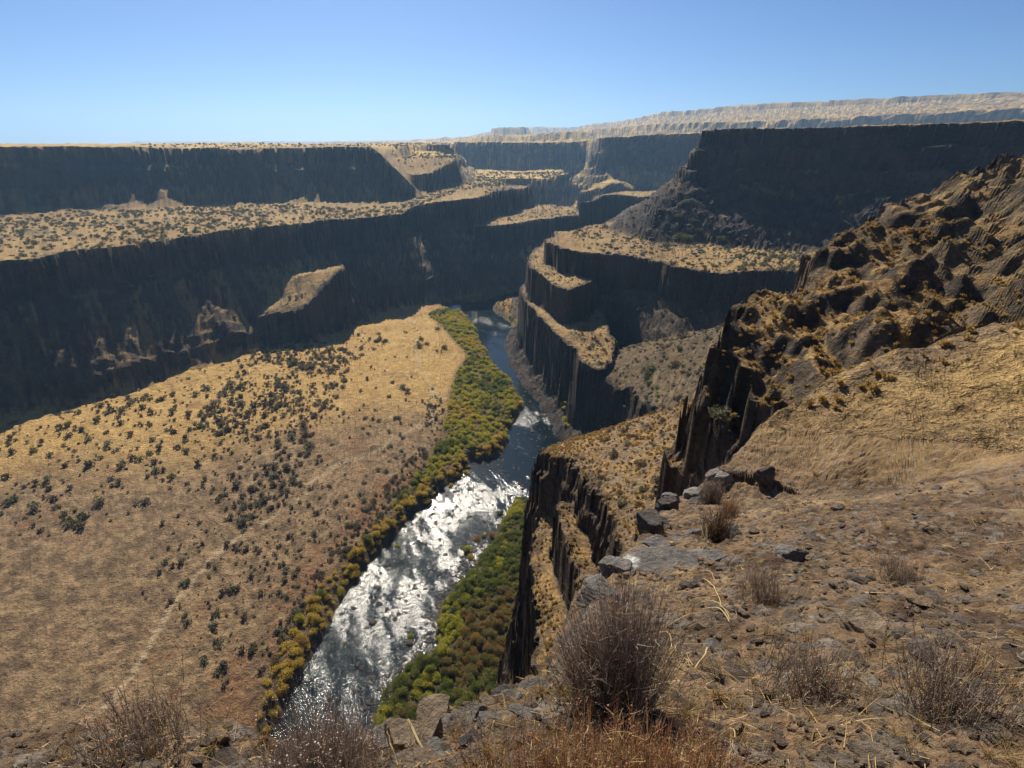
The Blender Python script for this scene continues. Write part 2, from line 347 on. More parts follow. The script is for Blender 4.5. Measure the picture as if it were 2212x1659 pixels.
def terrain_mat(name, sc, bump, sc2, bump2, lo=.7, hi=1.3, zs=.45):
    m, nt, b = mat(name)
    at = N(nt, 'ShaderNodeAttribute', attribute_name='Col')
    tc = N(nt, 'ShaderNodeTexCoord')
    mp = N(nt, 'ShaderNodeMapping'); mp.inputs['Scale'].default_value = (1, 1, zs); nt.links.new(tc.outputs['Object'], mp.inputs[0])
    no = N(nt, 'ShaderNodeTexNoise'); no.inputs['Scale'].default_value = sc; no.inputs['Detail'].default_value = 5; no.inputs['Roughness'].default_value = .7
    nt.links.new(tc.outputs['Object'], no.inputs['Vector'])
    n2 = N(nt, 'ShaderNodeTexNoise'); n2.inputs['Scale'].default_value = sc2; n2.inputs['Detail'].default_value = 4; n2.inputs['Roughness'].default_value = .65
    nt.links.new(mp.outputs[0], n2.inputs['Vector'])
    c1 = mulcol(nt, at.outputs['Color'], no.outputs['Fac'], lo, hi, None)
    mulcol(nt, c1, n2.outputs['Fac'], .8, 1.2, b.inputs['Base Color'])
    b.inputs['Roughness'].default_value = .95
    b.inputs['Specular IOR Level'].default_value = .2
    b1 = N(nt, 'ShaderNodeBump'); b1.inputs['Distance'].default_value = bump2; nt.links.new(n2.outputs['Fac'], b1.inputs['Height'])
    bp = N(nt, 'ShaderNodeBump'); bp.inputs['Distance'].default_value = bump
    nt.links.new(no.outputs['Fac'], bp.inputs['Height']); nt.links.new(b1.outputs[0], bp.inputs['Normal']); nt.links.new(bp.outputs[0], b.inputs['Normal'])
    return m
M_NEAR = terrain_mat('gravelly_soil', 30.0, .035, 7.0, .06, lo=.4, hi=1.6, zs=1)
M_MID = terrain_mat('basalt_and_dry_grass', 1.9, .75, .42, 1.8, lo=.45, hi=1.55, zs=1.2)
M_FAR = terrain_mat('distant_basalt_and_grass', .30, 2.5, .06, 7.0, lo=.65, hi=1.35, zs=1.6)

def new_mesh(name, V, F, mats, col=None, smooth=False, uvs=None):
    """V (n,3), F (m,k) numpy"""
    me = bpy.data.meshes.new(name)
    n, (m, k) = len(V), F.shape
    me.vertices.add(n); me.vertices.foreach_set('co', np.ascontiguousarray(V, np.float32).ravel())
    me.loops.add(m * k); me.polygons.add(m)
    me.loops.foreach_set('vertex_index', np.ascontiguousarray(F, np.int32).ravel())
    me.polygons.foreach_set('loop_start', np.arange(0, m * k, k, dtype=np.int32))
    if not smooth: me.polygons.foreach_set('use_smooth', np.zeros(m, bool))
    else: me.polygons.foreach_set('use_smooth', np.ones(m, bool))
    for mt in (mats if isinstance(mats, (list, tuple)) else [mats]): me.materials.append(mt)
    if col is not None:
        a = me.attributes.new('Col', 'FLOAT_COLOR', 'POINT')
        c = np.ones((n, 4), np.float32); c[:, :3] = col
        a.data.foreach_set('color', c.ravel())
    me.update()
    return me
def link(name, me, parent=None, **props):
    o = bpy.data.objects.new(name, me); SC.collection.objects.link(o)
    if parent is not None: o.parent = parent
    for k, v in props.items(): o[k] = v
    return o

# ------------------------------------------------------------------ terrain mesh: rows follow the relief, columns fan out from the viewpoint
NAZ, NROW = 1500, 1900
def build_terrain():
    ca = np.radians(np.linspace(-72, 72, 420))
    cr = np.exp(np.linspace(math.log(.3), math.log(6350), 1700))
    A, R = np.meshgrid(ca, cr, indexing='ij')
    z = height(np.sin(A) * R, np.cos(A) * R, detail=False)[0]
    dl = np.log(R[:, 1:] / R[:, :-1])
    e = np.arctan2(z, R)
    up = np.abs(np.diff(z, axis=1)) / R[:, 1:]
    s = np.clip(np.abs(np.sin(e[:, 1:])), .10, 1) * dl
    m = np.sqrt((up * .8) ** 2 + s ** 2)
    m = np.minimum(m, 25 * dl * .12)
    for _ in range(3):
        p = np.pad(m, ((2, 2), (0, 0)), 'edge'); m = (p[:-4] + p[1:-3] + p[2:-2] + p[3:-1] + p[4:]) / 5
        p = np.pad(m, ((0, 0), (2, 2)), 'edge'); m = (p[:, :-4] + p[:, 1:-3] + p[:, 2:-2] + p[:, 3:-1] + p[:, 4:]) / 5
    c = np.concatenate([np.zeros((len(ca), 1)), np.cumsum(m, 1)], 1); c /= c[:, -1:]
    q = np.linspace(0, 1, NROW)
    lr = np.stack([np.interp(q, c[i], np.log(cr)) for i in range(len(ca))])
    # columns: dense inside the photograph, coarser beside it
    t = np.linspace(-1, 1, NAZ)
    dens_a = np.radians(np.linspace(-72, 72, 2000)); ad = np.degrees(np.abs(dens_a))
    dens = 1 / np.interp(ad, [0, 30, 40, 72], [1, 1, 3.0, 3.5])
    cd = np.cumsum(dens); cd = (cd - cd[0]) / (cd[-1] - cd[0]) * 2 - 1
    az = np.interp(t, cd, dens_a)
    fi = np.interp(az, ca, np.arange(len(ca))); i0 = np.clip(fi.astype(int), 0, len(ca) - 2); w = (fi - i0)[:, None]
    L = lr[i0] * (1 - w) + lr[i0 + 1] * w
    R = np.exp(L); A = np.repeat(az[:, None], NROW, 1)
    X, Y = np.sin(A) * R, np.cos(A) * R
    Z = np.empty_like(X); Fd = np.empty(X.shape, np.int16); D = np.empty_like(X); S = np.empty_like(X); E = np.empty_like(X)
    for k in range(0, NAZ, 250):
        Z[k:k + 250], Fd[k:k + 250], D[k:k + 250], S[k:k + 250] = height(X[k:k + 250], Y[k:k + 250]); E[k:k + 250] = height.edge
    return az, X, Y, Z, Fd, D, S, E
AZ, TX, TY, TZ, TF, TD, TS, TE = build_terrain()

def lerp3(a, b, t): return a + (b - a) * t[..., None]
inner_bank = [P(*p, BANK) for p in [(960, 668), (985, 672), (1030, 680), (1150, 870), (1100, 1000), (640, 1500), (560, 1640), (560, 1500), (640, 1335), (700, 1262), (792, 1165), (850, 1092), (905, 1020), (950, 962), (968, 900), (975, 850), (992, 800), (1015, 770), (985, 740), (955, 705), (925, 680)]]
right_bank = [P(*p, BANK) for p in [(1105, 1075), (1165, 1080), (1260, 1100), (1260, 1500), (1100, 1640), (740, 1760), (806, 1560), (838, 1476), (890, 1432), (943, 1390), (955, 1300), (1000, 1250), (1062, 1165), (1085, 1120)]]
def ground_color(x, y, z, nz, fid, drop, sr, edge):
    r = np.hypot(x, y)
    sh = x.shape
    c = lambda *v: np.array(v, float)
    xo, yo = x, y
    x, y = x + .85 * z, y - .95 * z
    n1 = fbm(x, y, 40, 101); n2 = fbm(x, y, 9, 103); n3 = fbm(x, y, 2.2, 105, 2); n4 = vn(x, y, .7, 107)
    grass = lerp3(c(.32, .195, .078), c(.44, .29, .115), sm(n1 + .6 * n3, -1, 1))
    brown = c(.19, .115, .06)
    grass = lerp3(grass, brown, .6 * sm(n2 + .5 * n4 + .4 * n3, .1, 1.2))
    grass = lerp3(grass, c(.10, .095, .055), .75 * sm(fbm(x, y, 5, 108, 2) + .5 * n4, .45, .8) * (r > 70))
    rock = lerp3(c(.050, .038, .029), c(.130, .095, .066), sm(fbm(x, y, 14, 111) + .7 * vn(x, y, 1.5, 112) + .5 * np.sin(z * .9 + 3 * n1), -1, 1.2))
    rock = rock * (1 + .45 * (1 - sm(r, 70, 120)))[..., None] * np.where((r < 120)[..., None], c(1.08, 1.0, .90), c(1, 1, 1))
    rock = lerp3(rock, c(.16, .12, .07), .5 * sm(vn(x + z, y - z, 1.1, 113) + vn(x, y, 5, 114), .7, 1.3))
    talus = lerp3(c(.075, .058, .042), c(.25, .175, .09), sm(n2 + .7 * n3 + .8 * n1, -.8, 1.3))
    x, y = xo, yo
    far = (r > 650)
    st = 1 - nz
    kr = sm(st + .08 * n3, .36, .50)      # rock
    kt = sm(st + .12 * n2 + .05 * n4, .13, .26)        # talus
    fn = np.array([f['name'] for f in FE] + ['floor'])[fid]
    kt = np.maximum(kt, (fn == 'promontory') * sm(drop, 13, 18) * .9); kt = np.maximum(kt, (fn == 'promontory') * sm(drop, 20, 25))
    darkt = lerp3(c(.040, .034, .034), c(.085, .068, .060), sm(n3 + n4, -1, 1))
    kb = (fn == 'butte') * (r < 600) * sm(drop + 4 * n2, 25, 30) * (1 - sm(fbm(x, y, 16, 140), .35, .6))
    kg = (fn == 'slope') * sm(n2 + .6 * n3 + .5 * n1, -.7, .5)
    grass = lerp3(grass, c(.125, .088, .05), .35 + kg * .6 * 1.0) if False else lerp3(grass, c(.105, .075, .042), np.clip((fn == 'slope') * .70 + kg * .3, 0, .98))
    ks = (fn == 'spur') * sm(fbm(x, y, 11, 151) + .5 * n3 + .4 * n4 + .02 * (x - 12), .0, .9)
    grass = lerp3(grass, lerp3(c(.16, .11, .075), c(.24, .17, .115), sm(n4 + n3, -1, 1)), ks * .8)
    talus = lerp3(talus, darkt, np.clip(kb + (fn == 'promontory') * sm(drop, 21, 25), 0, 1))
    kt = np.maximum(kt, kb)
    col = lerp3(grass, talus, kt)
    # grassy talus out in the hills
    col = np.where(far[..., None], lerp3(lerp3(c(.44, .28, .085), c(.60, .40, .13), sm(n1, -1, 1)), c(.13, .10, .075), sm(st + .05 * n1, .26, .44)), col)
    rim = (1 - sm(edge, .4 + .0018 * r, (1.6 + .005 * r) * (1 + .7 * n3))) * sm(n3 + n4 * .8 + .5 * n2, -.7, .5) * (fid >= 0) * (r > 18)
    kr = np.maximum(kr, rim * .85)
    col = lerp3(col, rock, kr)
    # the flat beside the river: golden grass upstream, duller and browner downstream, reddish along the thicket
    flat = (fid == -1) & (r < 420)
    srl = -sr
    gold = lerp3(c(.44, .27, .09), c(.54, .35, .125), sm(n2 + n3, -1, 1))
    dull = lerp3(c(.16, .105, .058), c(.33, .22, .115), sm(n3 + .8 * n4 + .3 * n2, -.9, .9))
    gy = sm(y + 12 * n1 - .35 * (x + 40), 165, 225)
    fl = lerp3(dull, gold, gy)
    fl = lerp3(fl, c(.20, .095, .045), .7 * sm(n2 + .5 * n3 + 1.2 * sm(-srl, -22, -10), .35, 1.3) * (x < 0))
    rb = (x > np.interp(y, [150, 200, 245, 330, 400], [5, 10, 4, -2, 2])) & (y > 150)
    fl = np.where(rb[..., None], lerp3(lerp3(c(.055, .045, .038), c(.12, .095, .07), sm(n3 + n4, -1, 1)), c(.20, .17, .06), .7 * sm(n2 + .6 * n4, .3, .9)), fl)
    pth = np.abs(srl - 34 - 6 * vn(x, y, 30, 120) - 3 * vn(x, y, 9, 121))
    fl = lerp3(fl, c(.48, .36, .22), .65 * (1 - sm(pth, .35, 1.0)))
    wet = sm(sr, -3.2, -1.0)
    fl = lerp3(fl, c(.05, .043, .034), wet)
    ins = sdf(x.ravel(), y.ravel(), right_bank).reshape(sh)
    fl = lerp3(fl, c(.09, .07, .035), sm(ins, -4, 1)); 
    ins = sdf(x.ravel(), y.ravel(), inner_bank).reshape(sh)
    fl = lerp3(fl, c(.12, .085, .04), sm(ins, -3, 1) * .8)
    fl = lerp3(fl, talus, sm(st, .10, .25))
    fl = lerp3(fl, rock, kr)
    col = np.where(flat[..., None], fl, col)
    # foreground soil: gravelly brown earth with straw litter
    nr = r < 24
    soil = lerp3(c(.070, .044, .027), c(.20, .130, .074), sm(fbm(x, y, 1.1, 131) + .7 * vn(x, y, .21, 132) + .8 * vn(x, y, .06, 133), -1.2, 1.2))
    strawn = sm(fbm(x, y, 1.6, 135) + .8 * vn(x, y, .12, 136), .25, 1.3)
    soil = lerp3(soil, c(.34, .23, .105), .6 * strawn)
    cv, cd = worley(x, y, .16, 85); cv2, cd2 = worley(x, y, .5, 87)
    stone = np.where((cv > .7) & (cd < .42), 1.0, 0.0)
    soil = lerp3(soil, lerp3(c(.09, .08, .072), c(.20, .17, .14), hf(np.floor(cv * 997).astype(np.int64), np.floor(cv2 * 0).astype(np.int64), 9)), .8 * stone)
    soil = lerp3(soil, lerp3(c(.07, .06, .052), c(.17, .14, .11), sm(vn(x, y, .3, 137) + vn(x, y, .1, 138), -1, 1)), sm(st, .45, .62))
    k = sm(-r, -24, -14)
    col = lerp3(col, soil, k)
    return np.clip(col, .01, .9)

def split_terrain():
    P0 = np.stack([TX, TY, TZ], -1)
    gu = np.gradient(P0, axis=0); gv = np.gradient(P0, axis=1)
    nrm = np.cross(gv, gu); nrm /= np.linalg.norm(nrm, axis=-1, keepdims=True) + 1e-12
    # steepness over a wider step, so that loose slopes and true cliffs tell apart
    def wide(a, ax, k=3):
        i = np.arange(a.shape[ax]); return np.take(a, np.minimum(i + k, len(i) - 1), ax) - np.take(a, np.maximum(i - k, 0), ax)
    nw = np.cross(wide(P0, 1), wide(P0, 0)); nw /= np.linalg.norm(nw, axis=-1, keepdims=True) + 1e-12
    nz = .35 * np.abs(nrm[..., 2]) + .65 * np.abs(nw[..., 2])
    col = np.empty(P0.shape, np.float32)
    for k in range(0, NAZ, 250):
        s = slice(k, k + 250)
        col[s] = ground_color(TX[s], TY[s], TZ[s], nz[s], TF[s], TD[s], TS[s], TE[s])
    names = ['riverbank'] + [f['name'] for f in FE]
    kinds = []
    for n in names:
        if n not in kinds: kinds.append(n)
    kid = np.array([kinds.index(n) for n in names])[TF + 1]
    fq = kid[:-1, :-1]
    r = np.hypot(TX, TY)[:-1, :-1]
    idx = np.arange(NAZ * NROW, dtype=np.int32).reshape(NAZ, NROW)
    q = np.stack([idx[:-1, :-1], idx[1:, :-1], idx[1:, 1:], idx[:-1, 1:]], -1)
    # near slopes falling away count as cliff, not ground
    Pf = P0.reshape(-1, 3); Cf = col.reshape(-1, 3)
    disp = dict(riverbank='riverbank', plateau='plateau', plateau_step='plateau', bench='canyon_wall', lower_bench='canyon_wall', promontory='promontory', slope='slope', butte='butte', far_spur='canyon_wall',
                far_wall='far_canyon_wall', far_bench='far_canyon_wall', hills='hills', ground='ground', spur='rocky_spur', near_cliff='cliff')
    groups = {}
    for i, n in enumerate(kinds): groups.setdefault(disp[n], []).append(i)
    for n, ids in groups.items():
        m = np.isin(fq, ids)
        F = q[m].reshape(-1, 4)
        if len(F) == 0: continue
        u, inv = np.unique(F, return_inverse=True)
        F = inv.reshape(F.shape)
        rr = r[m]
        me = new_mesh(n, Pf[u], F, [M_NEAR, M_MID, M_FAR], Cf[u])
        mi = np.where(rr < 18, 0, np.where(rr < 650, 1, 2)).astype(np.int32)
        me.polygons.foreach_set('material_index', mi)
        link(n, me, kind='structure')
split_terrain()

# ------------------------------------------------------------------ the river
def build_water():
    m, nt, b = mat('river_water')
    tc = N(nt, 'ShaderNodeTexCoord'); at = N(nt, 'ShaderNodeAttribute', attribute_name='Rough')
    b.inputs['Base Color'].default_value = (.004, .010, .013, 1)
    b.inputs['Roughness'].default_value = .12
    b.inputs['IOR'].default_value = 1.33
    hs = []
    for sc, wgt in ((1.0, 1.0), (3.2, .45)):
        mp = N(nt, 'ShaderNodeMapping'); mp.inputs['Scale'].default_value = (1.25, .8, 1); mp.inputs['Rotation'].default_value = (0, 0, .5)
        no = N(nt, 'ShaderNodeTexNoise'); no.inputs['Scale'].default_value = sc; no.inputs['Detail'].default_value = 4; no.inputs['Roughness'].default_value = .6
        no.inputs['Distortion'].default_value = .6
        nt.links.new(tc.outputs['Object'], mp.inputs[0]); nt.links.new(mp.outputs[0], no.inputs['Vector'])
        hs.append((no, wgt))
    mu = N(nt, 'ShaderNodeMath', operation='MULTIPLY'); mu.inputs[1].default_value = .3
    nt.links.new(hs[1][0].outputs['Fac'], mu.inputs[0])
    ad = N(nt, 'ShaderNodeMath', operation='ADD')
    nt.links.new(hs[0][0].outputs['Fac'], ad.inputs[0]); nt.links.new(mu.outputs[0], ad.inputs[1])
    bp = N(nt, 'ShaderNodeBump'); bp.inputs['Strength'].default_value = 1.0
    nt.links.new(ad.outputs[0], bp.inputs['Height']); nt.links.new(bp.outputs[0], b.inputs['Normal'])
    di = N(nt, 'ShaderNodeMath', operation='MULTIPLY'); di.inputs[1].default_value = .42
    nt.links.new(at.outputs['Fac'], di.inputs[0]); nt.links.new(di.outputs[0], bp.inputs['Distance'])
    # foam where the current breaks
    fo = N(nt, 'ShaderNodeAttribute', attribute_name='Foam')
    n3 = N(nt, 'ShaderNodeTexNoise'); n3.inputs['Scale'].default_value = 1.6; n3.inputs['Detail'].default_value = 6; n3.inputs['Roughness'].default_value = .75
    nt.links.new(tc.outputs['Object'], n3.inputs['Vector'])
    su = N(nt, 'ShaderNodeMath', operation='ADD'); nt.links.new(fo.outputs['Fac'], su.inputs[0]); nt.links.new(n3.outputs['Fac'], su.inputs[1])
    mr = N(nt, 'ShaderNodeMapRange'); mr.inputs['From Min'].default_value = 1.0; mr.inputs['From Max'].default_value = 1.25
    nt.links.new(su.outputs[0], mr.inputs[0])
    mx = N(nt, 'ShaderNodeMix', data_type='RGBA'); nt.links.new(mr.outputs[0], mx.inputs[0])
    mx.inputs[6].default_value = (.004, .010, .013, 1); mx.inputs[7].default_value = (.62, .68, .70, 1)
    nt.links.new(mx.outputs[2], b.inputs['Base Color'])
    r2 = N(nt, 'ShaderNodeMapRange'); r2.inputs['To Min'].default_value = .12; r2.inputs['To Max'].default_value = .6
    nt.links.new(mr.outputs[0], r2.inputs[0]); nt.links.new(r2.outputs[0], b.inputs['Roughness'])
    Vs, Fs, off = [], [], 0
    for (x0, x1, y0, y1, g) in ((-90, 60, 10, 300, .3), (-90, 320, 300, 520, 1.5)):
        gx = np.arange(x0, x1 + g * .5, g); gy = np.arange(y0, y1 + g * .5, g)
        X, Y = np.meshgrid(gx, gy, indexing='ij')
        s = sdf(X.ravel(), Y.ravel(), river_poly).reshape(X.shape)
        idx = np.arange(X.size).reshape(X.shape)
        keep = (s > -4.5); kq = keep[:-1, :-1] & keep[1:, :-1] & keep[1:, 1:] & keep[:-1, 1:]
        q = np.stack([idx[:-1, :-1], idx[1:, :-1], idx[1:, 1:], idx[:-1, 1:]], -1)[kq]
        u, inv = np.unique(q, return_inverse=True)
        Vs.append(np.stack([X.ravel()[u], Y.ravel()[u], np.full(len(u), RIVER_Z)], -1)); Fs.append(inv.reshape(-1, 4) + off); off += len(u)
    V = np.concatenate(Vs); F = np.concatenate(Fs)
    x, y = V[:, 0], V[:, 1]
    # fast riffles downstream and at the head of the reach, a smooth pool between them
    ro = np.interp(y, [0, 124, 140, 160, 185, 196, 208, 226, 262, 285, 345, 372, 600], [1, 1, .55, .10, .2, .9, .25, .06, .10, .35, 1.0, .08, .05])
    c_, s_ = math.cos(.45), math.sin(.45)
    xf, yf = x * c_ + y * s_, -x * s_ + y * c_            # across and along the current, roughly
    patch = fbm(xf * 1.6, yf * .7, 9, 201) + .8 * vn(xf * 2.2, yf * .7, 3.2, 205) + .4 * vn(xf * 2.2, yf * .8, 1.5, 206)
    side = sm(x - np.interp(y, [60, 80, 100, 125, 150], [-22, -18, -12, 0, 30]) + 4 * vn(x, y, 8, 203), -2, 7)
    ro = ro * (.42 + .8 * patch) * np.where(y < 150, 1 - .72 * side, 1)
    ro = np.where(y < 135, np.clip(ro * 1.7, .45, 1.5), np.clip(ro, .03, 1.0))
    wv = .030 * vn(xf * 1.2, yf, 1.7, 211) + .036 * vn(xf * 1.3, yf, .95, 212) + .020 * vn(xf, yf, .62, 213)
    V[:, 2] += wv * ro * np.where(y < 300, 1, .5)
    fm = np.zeros(len(V))
    for (px, py, rad, a) in ((1145, 792, 6, .62), (1135, 775, 3.5, .55), (1165, 820, 4, .5), (1176, 885, 8, .36), (1140, 1060, 7, .38), (1045, 690, 12, .36), (1010, 680, 8, .3), (985, 664, 9, .8), (1150, 1080, 5, .3)):
        cx, cy = P(px, py, RIVER_Z)
        fm = np.maximum(fm, a * np.exp(-((x - cx) ** 2 + (y - cy) ** 2 * .35) / rad ** 2 * 2))
    fm = np.maximum(fm, .0 * (y < 140))
    inv = F
    me = new_mesh('river', V, inv.reshape(-1, 4), m, smooth=True)
    for nm, d in (('Rough', ro), ('Foam', fm)):
        a = me.attributes.new(nm, 'FLOAT', 'POINT'); a.data.foreach_set('value', d.astype(np.float32))
    link('river', me, kind='structure')
build_water()

# ------------------------------------------------------------------ haze
def build_haze():
    m = bpy.data.materials.new('haze'); m.use_nodes = True
    nt = m.node_tree; nt.nodes.clear()
    o = nt.nodes.new('ShaderNodeOutputMaterial'); v = nt.nodes.new('ShaderNodeVolumePrincipled')
    v.inputs['Color'].default_value = (.36, .64, 1.0, 1)
    v.inputs['Density'].default_value = HAZE
    v.inputs['Anisotropy'].default_value = .35
    nt.links.new(v.outputs[0], o.inputs['Volume'])
    s = 6600.0
    V = np.array([(a, b, c) for a in (-s, s) for b in (-s, s) for c in (-106.0, 175.0)])
    F = np.array([(0, 1, 3, 2), (4, 6, 7, 5), (0, 4, 5, 1), (2, 3, 7, 6), (0, 2, 6, 4), (1, 5, 7, 3)])
    link('haze', new_mesh('haze', V, F, m), kind='stuff', label='thin blue haze filling the air of the canyon', category='haze')
HAZE = 1.4e-4
build_haze()

# ------------------------------------------------------------------ plants
RNG = np.random.default_rng(7)
def foliage_mat(name, tr=.4):
    m = bpy.data.materials.new(name); m.use_nodes = True
    nt = m.node_tree; nt.nodes.clear()
    o = nt.nodes.new('ShaderNodeOutputMaterial')
    at = N(nt, 'ShaderNodeAttribute', attribute_name='Col'); oi = N(nt, 'ShaderNodeObjectInfo')
    mr = N(nt, 'ShaderNodeMapRange'); mr.inputs['To Min'].default_value = .82; mr.inputs['To Max'].default_value = 1.18
    nt.links.new(oi.outputs['Random'], mr.inputs[0])
    vm = N(nt, 'ShaderNodeVectorMath', operation='SCALE'); nt.links.new(at.outputs['Color'], vm.inputs[0]); nt.links.new(mr.outputs[0], vm.inputs['Scale'])
    d = N(nt, 'ShaderNodeBsdfDiffuse'); t = N(nt, 'ShaderNodeBsdfTranslucent'); mx = N(nt, 'ShaderNodeMixShader'); mx.inputs[0].default_value = tr
    nt.links.new(vm.outputs[0], d.inputs[0]); nt.links.new(vm.outputs[0], t.inputs[0])
    nt.links.new(d.outputs[0], mx.inputs[1]); nt.links.new(t.outputs[0], mx.inputs[2]); nt.links.new(mx.outputs[0], o.inputs[0])
    return m
M_WILLOW = foliage_mat('willow_leaves', .45)
M_SAGE = foliage_mat('sagebrush_leaves', .25)
M_STRAW = foliage_mat('dry_stems', .25)
M_FLOWER = foliage_mat('dry_flower_heads', .35)

def clump(rng, n, rad, hgt, leaf, cols, upright=.3, lumps=7, base=.15):
    """leaf-sized triangles spread through the lumps of one shrub"""
    a = rng.uniform(0, 6.283, lumps); rr = np.sqrt(rng.uniform(0, 1, lumps)) * .52
    c = np.stack([np.cos(a) * rr * rad, np.sin(a) * rr * rad, hgt * rng.uniform(.35, .68, lumps) * (1 - .35 * rr)], -1)
    lr = rad * rng.uniform(.34, .55, lumps)
    k = rng.integers(0, lumps, n)
    d = rng.normal(size=(n, 3)); d /= np.linalg.norm(d, axis=1, keepdims=True)
    q = lr[k] * rng.uniform(.45, 1.06, n) ** .6
    p = c[k] + d * q[:, None] * np.array([1, 1, hgt / rad * .75])
    p[:, 2] = np.maximum(p[:, 2], base * hgt * rng.uniform(0, 1, n))
    # a leaf: one triangle with a random turn, biased upright
    t = rng.normal(size=(n, 3)) + np.array([0, 0, upright * 3]) + d * .8; t /= np.linalg.norm(t, axis=1, keepdims=True)
    b = np.cross(t, rng.normal(size=(n, 3))); b /= np.linalg.norm(b, axis=1, keepdims=True) + 1e-9
    s = leaf * rng.uniform(.6, 1.4, n)[:, None]
    V = np.stack([p - b * s * .5, p + b * s * .5, p + t * s * 1.25], 1).reshape(-1, 3)
    F = np.arange(n * 3).reshape(-1, 3)
    cl = np.array(cols)
    ci = rng.integers(0, len(cl), lumps)[k]
    col = cl[ci] * rng.uniform(.65, 1.35, n)[:, None]
    # woody stems from the root to every part of the crown
    w = leaf * .35
    Vs = np.concatenate([np.concatenate([np.array([[w * math.cos(q_), w * math.sin(q_), 0], [-w * math.cos(q_), -w * math.sin(q_), 0]]), cc[None]]) for cc in c for q_ in (.3, 1.9)])
    Fs = np.arange(len(Vs)).reshape(-1, 3) + len(V)
    return np.concatenate([V, Vs]), np.concatenate([F, Fs]), np.concatenate([np.repeat(col, 3, 0), np.tile((.09, .065, .045), (len(Vs), 1))])
def merge(name, protos, X, Y, Z, S, ids, mats, tint=None, rng=RNG, zs=None):
    Vs, Fs, Cs = [], [], []; off = 0
    for i in range(len(X)):
        V, F, C = protos[ids[i]]
        a = rng.uniform(0, 6.283); c, s = math.cos(a), math.sin(a)
        v = V * S[i]
        v = np.stack([v[:, 0] * c - v[:, 1] * s + X[i], v[:, 0] * s + v[:, 1] * c + Y[i], v[:, 2] * (1 if zs is None else zs[i]) + Z[i]], -1)
        Vs.append(v.astype(np.float32)); Fs.append(F + off); Cs.append(C * (1 if tint is None else tint[i])); off += len(V)
    return new_mesh(name, np.concatenate(Vs), np.concatenate(Fs), mats, np.concatenate(Cs))
def scatter(poly, n, rng=RNG):
    px = [p[0] for p in poly]; py = [p[1] for p in poly]
    out = []
    while sum(len(o) for o in out) < n:
        a = np.stack([rng.uniform(min(px), max(px), n * 2), rng.uniform(min(py), max(py), n * 2)], -1)
        out.append(a[sdf(a[:, 0], a[:, 1], poly) > 0])
        if len(out) > 60: break
    return np.concatenate(out)[:n]
def info(pts):
    """height, steepness, river distance, feature of scattered points"""
    x, y = pts[:, 0], pts[:, 1]
    z, f, d, s = height(x, y)
    e = .8
    zx = H(x + e, y); zy = H(x, y + e)
    return z, np.hypot(zx - z, zy - z) / e, s, f
def seen(x, y, z, lift=1.0):
    """points the camera can see and that fall inside the picture"""
    dep = y * CP - z * SP
    u = x / np.maximum(dep, .01) * 555; v = (-z * CP - y * SP) / np.maximum(dep, .01) * 555
    ok = (dep > .1) & (np.abs(u) < 512) & (np.abs(v) < 384)
    t = 1 - np.exp(np.linspace(math.log(.004), math.log(.97), 60))[::-1] 
    idx = np.nonzero(ok)[0]
    for k0 in range(0, len(idx), 2000):
        ii = idx[k0:k0 + 2000]
        A = x[ii][:, None] * t; B = y[ii][:, None] * t; C_ = (z[ii] + lift)[:, None] * t
        h = height(A, B, detail=False)[0]
        ok[ii] &= ~np.any(h > C_ + .5, axis=1)
    photo = ok & (np.abs(u) < 216)
    return ok, photo
def where(x, y, z):
    """where in the photo a thing stands, in plain words"""
    dep = y * CP - z * SP; u = x / dep * 555; v = (-z * CP - y * SP) / dep * 555
    a = ['past left edge', 'left edge', 'left', 'left of centre', 'centre left', 'centre', 'centre right', 'right of centre', 'right', 'right edge', 'past right edge'][int(np.searchsorted([-216, -170, -125, -85, -45, -8, 30, 75, 125, 190], u))]
    b = ['at the skyline', 'high up', 'upper', 'above middle', 'middle', 'below middle', 'lower', 'low down', 'bottom'][int(np.searchsorted([-220, -160, -100, -45, 15, 75, 140, 220], v))]
    return a + ', ' + b
def size_word(s, a, b, c=None): return 'small' if s < a else 'medium' if s < b else 'large'
def instances(name, protos_me, X, Y, Z, S, ids, label, cat, group, zs=None):
    for i in range(len(X)):
        me = protos_me[ids[i]]
        o = bpy.data.objects.new(name, me); SC.collection.objects.link(o)
        o.location = (float(X[i]), float(Y[i]), float(Z[i])); o.rotation_euler = (0, 0, float(RNG.uniform(0, 6.283)))
        s = float(S[i]); o.scale = (s, s, s * (1 if zs is None else float(zs[i])))
        o['label'] = label[i] if isinstance(label, list) else label
        o['category'] = cat; o['group'] = group[i] if isinstance(group, list) else group

# --- sagebrush and rabbitbrush: benches, flats and slopes
SAGE_COLS = [[(.17, .165, .10), (.22, .21, .13), (.13, .125, .08)], [(.12, .09, .06), (.17, .13, .085)], [(.13, .14, .06), (.18, .18, .075), (.09, .10, .045)]]
sage_hi = [clump(np.random.default_rng(100 + i), 420, 1.0, 1.05, .13, SAGE_COLS[i % 3], .25, 8) for i in range(6)]
sage_lo = [clump(np.random.default_rng(120 + i), 70, 1.0, 1.0, .30, SAGE_COLS[i % 3], .25, 5) for i in range(6)]
zones = []   # polygon, count, size, palette, slope limit, label, group
B_ = lambda L, z: [P(a, b, z) for a, b in L]
zones.append((B_([(300, 528), (640, 487), (700, 476), (780, 470), (860, 462), (1000, 428), (1150, 405), (1140, 398), (1000, 392), (900, 425), (880, 440), (760, 450), (640, 440), (500, 440), (300, 450)], -44), 2600, (.8, 2.0), (0, 0, 2), .45, 'bench'))
zones.append(([P(-80, 570, -44), P(310, 529, -44), P(310, 442, -44), P(-80, 442, -44)], 1300, (.8, 2.0), (0, 0, 2), .45, 'bench'))
